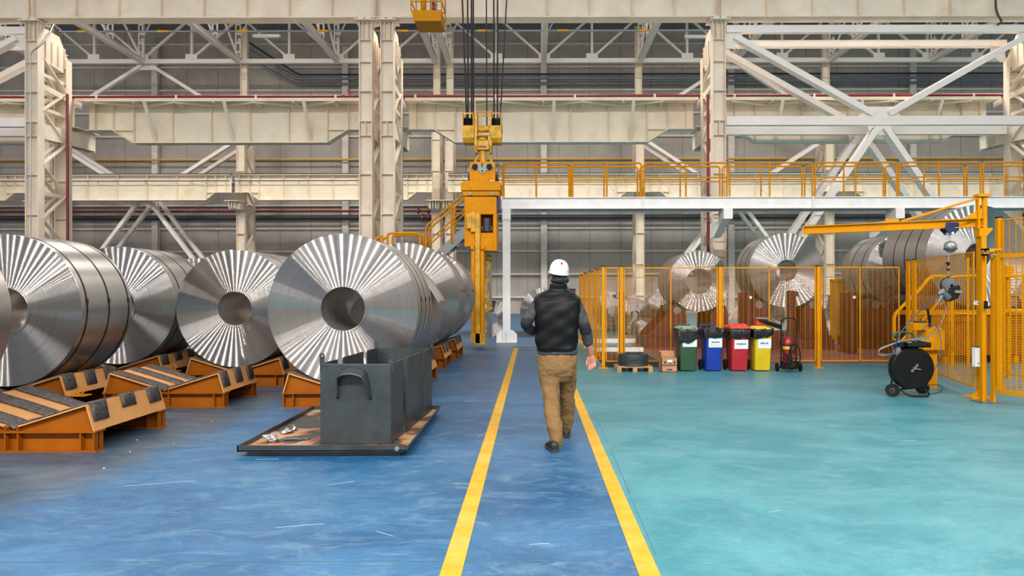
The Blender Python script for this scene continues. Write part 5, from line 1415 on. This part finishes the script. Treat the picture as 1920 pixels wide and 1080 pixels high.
m = MB().prism([(gx(885.5), gz(623)), (gx(911.5), gz(623)), (gx(911.5), gz(643)), (gx(894), gz(643)), (gx(885.5), gz(634))], 'y', YG - .5, YG + .1)
p('foot', m, M['wornyellow'])
m = MB().prism([(gx(912), gz(475)), (gx(921), gz(478)), (gx(921), gz(634)), (gx(911), gz(634))], 'y', YG + .15, YG + .3)
p('rear_leg', m, M['greysteel'])
m = MB(); rd = random.Random(3)
pts = []
for k in range(14): pts.append((gx(911), gz(478 + 8.3 * k)))
out = [(gx(917 + rd.uniform(-3, 3) + (5 if k < 2 else 0)), gz(580 - 8 * k)) for k in range(13)]
m.prism(pts + [(gx(924), gz(578)), (gx(916), gz(572))] + out[1:], 'y', YG + .08, YG + .15)
m.cyl((gx(914), YG + .1, gz(485)), (gx(924), YG + .1, gz(485)), .05, 10)
p('wear_pad', m, M['peeling'])
# ================================================================ the walking person
YM = 6.7
def pm(px, py, dy=0.0): return P(px, py, YM + dy)
PX = YM / F                                                # metres per photo pixel at his depth
man = thing('person', 'person in white helmet, black vest and khaki trousers walking away, seen from behind', 'person', (pm(1045, 0).x, YM, 0)); pman = WP(man)
def ell(c, rx, ry, n=28, tilt=None, pw=2.0):
    out = []
    for k in range(n):
        a = 2 * PI * k / n; ca, sa = math.cos(a), math.sin(a)
        v = Vector((rx * math.copysign(abs(ca) ** (2 / pw), ca), ry * math.copysign(abs(sa) ** (2 / pw), sa), 0))
        if tilt: v = tilt @ v
        out.append(Vector(c) + v)
    return out
def limb(mb, pts, rad, n=20, flat=1.0, sub=5):
    "smooth tapering limb through the joints"
    P_ = [Vector(q) for q in pts]; out = []; rs = []
    for i in range(len(P_) - 1):
        p0 = P_[max(i - 1, 0)]; p1 = P_[i]; p2 = P_[i + 1]; p3 = P_[min(i + 2, len(P_) - 1)]
        for k in range(sub):
            t = k / sub
            out.append(.5 * ((2 * p1) + (p2 - p0) * t + (2 * p0 - 5 * p1 + 4 * p2 - p3) * t * t + (3 * p1 - p0 - 3 * p2 + p3) * t ** 3))
            s = t * t * (3 - 2 * t); rs.append(rad[i] * (1 - s) + rad[i + 1] * s)
    out.append(P_[-1]); rs.append(rad[-1])
    # rounded ends
    d0 = (out[0] - out[1]).normalized(); d1 = (out[-1] - out[-2]).normalized()
    pre = [(out[0] + d0 * rs[0] * .8, rs[0] * .45)]; post = [(out[-1] + d1 * rs[-1] * .8, rs[-1] * .45)]
    pts2 = [q for q, _ in pre] + out + [q for q, _ in post]; r2 = [q for _, q in pre] + rs + [q for _, q in post]
    mb.tube(pts2, r2, n); return mb
def remesh(o, vox, smooth=4):
    m = o.modifiers.new('skin', 'REMESH'); m.mode = 'VOXEL'; m.voxel_size = vox; m.use_smooth_shade = True
    s = o.modifiers.new('soft', 'SMOOTH'); s.iterations = smooth; s.factor = .5
    return o
def folds(o, strength, size, seed=0, kind='CLOUDS'):
    t = bpy.data.textures.new('folds', kind); t.noise_scale = size
    d = o.modifiers.new('folds', 'DISPLACE'); d.texture = t; d.strength = strength; d.mid_level = .5; d.texture_coords = 'LOCAL'
    return o
# joints
hip_z = .90
neck = pm(1048, 537); head_c = pm(1049.5, 513, .02)
shL, shR = pm(1011, 570), pm(1078, 568)
elL, wrL = pm(986, 606, -.06), pm(1001, 624, .16)
elR, wrR = pm(1096, 613, -.03), pm(1108, 664, .06)
hipL, hipR = pm(1026, 672), pm(1064, 672)
knL, anL = pm(1034, 765, -.09), Vector((pm(1040, 0, -.3).x, YM - .26, .10))
knR, anR = pm(1063, 756, .19), Vector((GX(1061, 7.02), 7.04, .12))
# --- body: one continuous surface
b = MB()
b.loft([ell(pm(1045, y, dy), rx, ry, 28, None, 2.3) for y, rx, ry, dy in ((690, .13, .085, 0), (668, .17, .105, 0), (640, .16, .1, 0), (610, .175, .108, 0), (580, .19, .115, .0), (562, .175, .10, .0), (551, .11, .075, .0), (543, .062, .06, .0))])
limb(b, [pm(1047, 550, .0), neck + Vector((0, .0, 0)), head_c + Vector((0, -.01, -.05))], [.062, .056, .055])
# head with face on the far side
hd = MB().ball(head_c, .076, .096, .118, 24, 18); b.v_off = 0
b.add(hd.v, hd.f)
b.add(*(lambda m: (m.v, m.f))(MB().ball(head_c + Vector((0, .05, -.065)), .054, .052, .058, 16, 12)))          # jaw
b.add(*(lambda m: (m.v, m.f))(MB().tube([head_c + Vector((0, .093, -.005)), head_c + Vector((0, .118, -.036)), head_c + Vector((0, .10, -.046))], [.009, .015, .012], 10)))   # nose
for s in (-1, 1):
    b.add(*(lambda m: (m.v, m.f))(MB().ball(head_c + Vector((s * .078, .0, -.03)), .012, .02, .032, 12, 10)))    # ears
    b.add(*(lambda m: (m.v, m.f))(MB().ball(head_c + Vector((s * .031, .089, -.006)), .015, .009, .010, 10, 8)))   # eyes
b.add(*(lambda m: (m.v, m.f))(MB().ball(head_c + Vector((0, .096, -.07)), .025, .010, .008, 10, 8)))             # mouth
limb(b, [shL + Vector((.03, 0, .01)), elL, wrL], [.052, .040, .029])
limb(b, [shR + Vector((-.03, 0, .01)), elR, wrR], [.052, .042, .029])
limb(b, [hipL, knL, anL], [.064, .038, .032]); limb(b, [hipR, knR, anR], [.064, .038, .032])
def hand(mb, wrist, down, side, palm, curl, L=.165, thumb=1):
    "palm plus five bent fingers; side points to the little finger, palm is the palm normal"
    d = Vector(down).normalized(); n = Vector(palm); n = (n - d * n.dot(d)).normalized(); e = d.cross(n)
    if e.dot(Vector(side)) < 0: e = -e
    w0 = Vector(wrist)
    rings = []
    for t, hw, th in ((-.02, .026, .021), (.0, .028, .02), (.03, .038, .018), (.06, .042, .016), (.085, .041, .013), (.095, .036, .009)):
        c = w0 + d * t
        rings.append([c + e * hw * math.cos(2 * PI * k / 16) + n * th * math.sin(2 * PI * k / 16) for k in range(16)])
    mb.loft(rings)
    for k, (off, ln) in enumerate(((-.030, .070), (-.010, .078), (.011, .073), (.031, .058))):
        p0 = w0 + d * .082 + e * off; dirv = (d + e * off * 2.4).normalized(); pts = [p0 - d * .012]; a = 0
        for j, f in enumerate((.45, .31, .24)):
            a += math.radians(curl[k] * (1, 1.25, .8)[j])
            v = dirv * math.cos(a) + n * math.sin(a); pts.append(pts[-1] + v * (ln * f + (.012 if j == 0 else 0)))
        mb.tube(pts + [pts[-1] + (pts[-1] - pts[-2]).normalized() * .006], [.0095, .0095, .0088, .0078, .0045], 10)
    p0 = w0 + d * .022 - e * .026
    t1 = p0 + (d * .75 - e * .62 + n * .25).normalized() * .036
    t2 = t1 + (d * .95 - e * .15 + n * .35).normalized() * .030
    t3 = t2 + (d * 1.0 + e * .05 + n * .35).normalized() * .022
    mb.tube([p0, t1, t2, t3, t3 + (t3 - t2).normalized() * .005], [.017, .0135, .0105, .009, .005], 10)
hand(b, wrR + Vector((.003, 0, -.012)), (.10, .03, -1), (1, 0, 0), (-.35, -1, 0), (16, 22, 26, 30))
hand(b, wrL + Vector((.004, .012, -.002)), (.25, .9, -.35), (0, -.2, -1), (1, -.2, .1), (30, 34, 36, 38))
body = pman('body', b, M['skin'])
remesh(body, .0045, 3)
# --- hair, helmet
hh = MB().ball(head_c + Vector((0, -.026, -.004)), .077, .072, .098, 24, 16)
hh.v = [(x, y, z) for x, y, z in hh.v]
for k in range(26):
    a = PI + PI * (k + .5) / 26
    q = head_c + Vector((math.cos(a) * .074, -.02 + math.sin(a) * .080, -.05))
    hh.tube([q, q + Vector((math.cos(a) * .004, math.sin(a) * .004, -.022)), q + Vector((-math.cos(a) * .004, -math.sin(a) * .004, -.045))], [.015, .014, .007], 8)
hair = pman('hair', hh, M['hair'])
# keep hair off the face: cut the front of the cap
remesh(hair, .005, 2); folds(hair, .010, .018)
hc = pm(1049, 502, .02)
tiltm = Matrix.Rotation(math.radians(7), 3, 'Y') @ Matrix.Rotation(math.radians(8), 3, 'X')
m = MB(); rings = []
for i in range(13):
    t = PI / 2 * i / 12; z = .134 * math.sin(t); k = max(.02, math.cos(t) ** .8)
    ring = []
    for j in range(48):
        a = 2 * PI * j / 48; ridge = 1 + (.025 if j % 12 in (11, 0, 1) and 2 < i < 12 else 0)
        ring.append(hc + tiltm @ Vector((.098 * k * math.cos(a) * ridge, .124 * k * math.sin(a) * ridge, z - .052)))
    rings.append(ring)
hel = pman('helmet', m.loft(rings), M['helmet'], smooth=50)
rm = []
for s_, z in ((1.01, -.062), (1.05, -.060), (1.05, -.051), (1.0, -.046)):
    rm.append([hc + tiltm @ Vector((.098 * s_ * math.cos(2 * PI * j / 48), (.124 + (.03 if math.sin(2 * PI * j / 48) > .3 else 0)) * s_ * math.sin(2 * PI * j / 48), z)) for j in range(48)])
pman('helmet_rim', MB().loft(rm), M['helmet'], hel, smooth=40)
pman('red_sticker', MB().cyl(hc + tiltm @ Vector((.014, -.075, .042)), hc + tiltm @ Vector((.014, -.091, .0542)), .012, 14), M['signal_red'], hel)
pman('helmet_strap', MB().tube([hc + tiltm @ Vector((math.cos(a) * .094, math.sin(a) * .112, -.068)) for a in [PI + PI * k / 16 for k in range(17)]], .008, 6), M['rubber'], hel)
# --- knit sweater (sleeves and hem)
m = MB()
limb(m, [shL + Vector((.04, 0, .012)), shL, elL, wrL + (elL - wrL) * .12], [.066, .066, .052, .042], 24)
limb(m, [shR + Vector((-.04, 0, .012)), shR, elR, wrR + (elR - wrR) * .47], [.066, .067, .058, .05], 24)
m.loft([ell(pm(1045, y), rx, ry, 32, None, 2.4) for y, rx, ry in ((664.5, .192, .122), (660, .197, .126), (650, .193, .122), (600, .185, .115), (565, .185, .108), (556, .13, .08))])
sw = pman('sweater', m, M['knit']); remesh(sw, .009, 5); folds(sw, .014, .05)
for a_, b_, f0, f1, rr_ in ((elL, shL, -.25, .42, .060), (elR, shR, -.35, .25, .061)):
    q = [a_.lerp(b_, f0 + (f1 - f0) * k / 6) if f0 + (f1 - f0) * k / 6 > 0 else a_.lerp(wrL if a_ == elL else wrR, -(f0 + (f1 - f0) * k / 6)) for k in range(7)]
    limbm = MB(); limb(limbm, [v + Vector((0, -.010, 0)) for v in (q[0], q[2], q[4], q[6])], [rr_ * .62, rr_ * .97, rr_ * .97, rr_ * .66], 18)
    pt = pman('elbow_patch', limbm, M['patch'], sw); remesh(pt, .008, 4)
cf = wrR + (elR - wrR) * .5
m = MB(); limb(m, [cf + (elR - cf) * .25, cf, cf + (wrR - elR).normalized() * .03], [.056, .054, .050], 24)
cu = pman('cuff', m, M['knit'], sw); remesh(cu, .008, 3); m = MB()
q = wrL + (elL - wrL) * .25
limb(m, [q + (elL - q) * .2, q + (wrL - elL).normalized() * .02], [.047, .044], 20)
cu = pman('cuff', m, M['knit'], sw); remesh(cu, .008, 3)
# --- black vest
def vw(a, z, x):      # diagonal drag folds over the back
    return .0075 * math.sin(30 * (z + .6 * x) + 2.2 * math.sin(6 * x + 4 * z)) * max(0, min(1, (1.42 - z) * 3)) + .004 * math.sin(55 * (z * .8 - .5 * x) + 1.2)
sec = [(656.5, .186, .124, 1044.5, 0), (653, .194, .131, 1044.5, 0), (645, .197, .135, 1044, 0), (638, .203, .142, 1043.5, 0), (620, .208, .142, 1043.5, -.004), (600, .216, .142, 1044, -.008), (582, .223, .140, 1044.5, -.01), (566, .226, .128, 1044.5, -.004), (557, .214, .108, 1044.5, .005), (551, .178, .092, 1045, .012), (546, .128, .082, 1046, .015), (542, .092, .076, 1046.5, .015), (538, .083, .076, 1047, .014), (534.5, .081, .078, 1047, .014), (532, .079, .076, 1047, .014)]
rings = []; N = 72; ZS = 5
for i in range(len(sec) - 1):
    for k in range(ZS if i < len(sec) - 2 else ZS + 1):
        t = k / ZS; A_ = [u + (v - u) * t for u, v in zip(sec[i], sec[i + 1])]
        c = pm(A_[3], A_[0], A_[4]); pw = 2.7 if i < 8 else 2.2
        ring = []
        for j, v in enumerate(ell((0, 0, 0), A_[1], A_[2], N, None, pw)):
            z = c.z; w_ = vw(0, z, v.x) if i < 9 else .002 * math.sin(90 * z)
            d = v.normalized(); ring.append(c + v + d * w_)
        rings.append(ring)
vest = pman('vest', MB().loft(rings, cap=False), M['vest'], smooth=70, solid=.008)
m = MB()
for s, S_ in ((-1, shL), (1, shR)):
    c = pm(1044.5, 577) + Vector((s * .217, 0, -.005))
    m.tube([c + Vector((s * (.007 * math.sin(a)), .082 * math.cos(a), .088 * math.sin(a))) for a in [2 * PI * k / 24 for k in range(24)]], .008, 8, closed=True)
pman('armhole_piping', m, M['vest'], vest, smooth=60)
# --- trousers
def leg_rings(cs):
    out = []
    for i in range(len(cs) - 1):
        for k in range(4):
            t = k / 4; A_ = [u + (v - u) * t for u, v in zip(cs[i], cs[i + 1])]
            Y_ = A_[4]
            c = P((A_[0] + A_[1]) / 2, A_[2], Y_); rx = (A_[1] - A_[0]) / 2 * Y_ / F
            out.append(ell(c, rx, rx * A_[3], 28, None, 2.2))
    A_ = cs[-1]; c = P((A_[0] + A_[1]) / 2, A_[2], A_[4]); rx = (A_[1] - A_[0]) / 2 * A_[4] / F
    out.append(ell(c, rx, rx * A_[3], 28, None, 2.2)); return out
m = MB()
m.loft([ell(pm(1044.5, y, dy), rx, ry, 36, None, 2.4) for y, rx, ry, dy in ((715, .12, .08, 0), (702, .165, .115, -.005), (690, .182, .128, -.008), (676, .194, .128, -.006), (664, .197, .118, 0))])
m.loft(leg_rings([(1007.5, 1049, 676, 1.05, 6.70), (1009.5, 1049.5, 700, 1.1, 6.70), (1014.5, 1049.5, 725, 1.1, 6.68), (1017.5, 1049.5, 750, 1.1, 6.62), (1019.5, 1050, 775, 1.1, 6.55), (1024, 1053.5, 800, 1.15, 6.5), (1029, 1055.5, 820, 1.2, 6.47), (1030, 1054, 834, 1.25, 6.46)]))
m.loft(leg_rings([(1043, 1081.5, 676, 1.1, 6.72), (1046, 1080.5, 700, 1.1, 6.74), (1047, 1079, 722, 1.1, 6.80), (1047.5, 1077, 745, 1.1, 6.86), (1049, 1077.5, 768, 1.15, 6.92), (1050.5, 1075, 790, 1.2, 6.97), (1053, 1069, 806, 1.25, 7.0), (1054.5, 1067, 814, 1.3, 7.02)]))
tr = pman('trousers', m, M['khaki']); remesh(tr, .009, 4); folds(tr, .03, .085); folds(tr, .012, .03)
# --- shoes
def shoe(heel, yaw, pitch, name):
    R_ = Matrix.Rotation(yaw, 3, 'Z') @ Matrix.Rotation(pitch, 3, 'X')
    H = Vector(heel)
    up = []
    for y, hw, h0, h1 in ((-.012, .026, .02, .07), (0, .036, .02, .095), (.04, .040, .02, .11), (.09, .042, .02, .10), (.15, .046, .02, .075), (.21, .044, .02, .055), (.255, .03, .02, .042), (.272, .012, .022, .032)):
        up.append([H + R_ @ Vector((hw * math.cos(a), y, h0 + (h1 - h0) * (.5 + .5 * math.sin(a)))) for a in [2 * PI * k / 18 for k in range(18)]])
    s = pman('shoe', MB().loft(up), M['shoe'], smooth=60)
    so = []
    for y, hw in ((-.018, .024), (-.008, .036), (.03, .042), (.08, .040), (.15, .048), (.21, .048), (.26, .032), (.28, .012)):
        so.append([H + R_ @ Vector((hw * x_, y, z_)) for x_, z_ in ((-1, .0), (1, .0), (1.03, .026), (-1.03, .026))])
    pman('sole', MB().loft(so), M['sole'], s)
hl = Vector((GX(1040, 6.36), 6.37, .002))
shoe(hl, math.radians(12), math.radians(0), 'left')
shoe(Vector((GX(1060.5, 6.99), 6.99, .012)), math.radians(-4), math.radians(6), 'right')
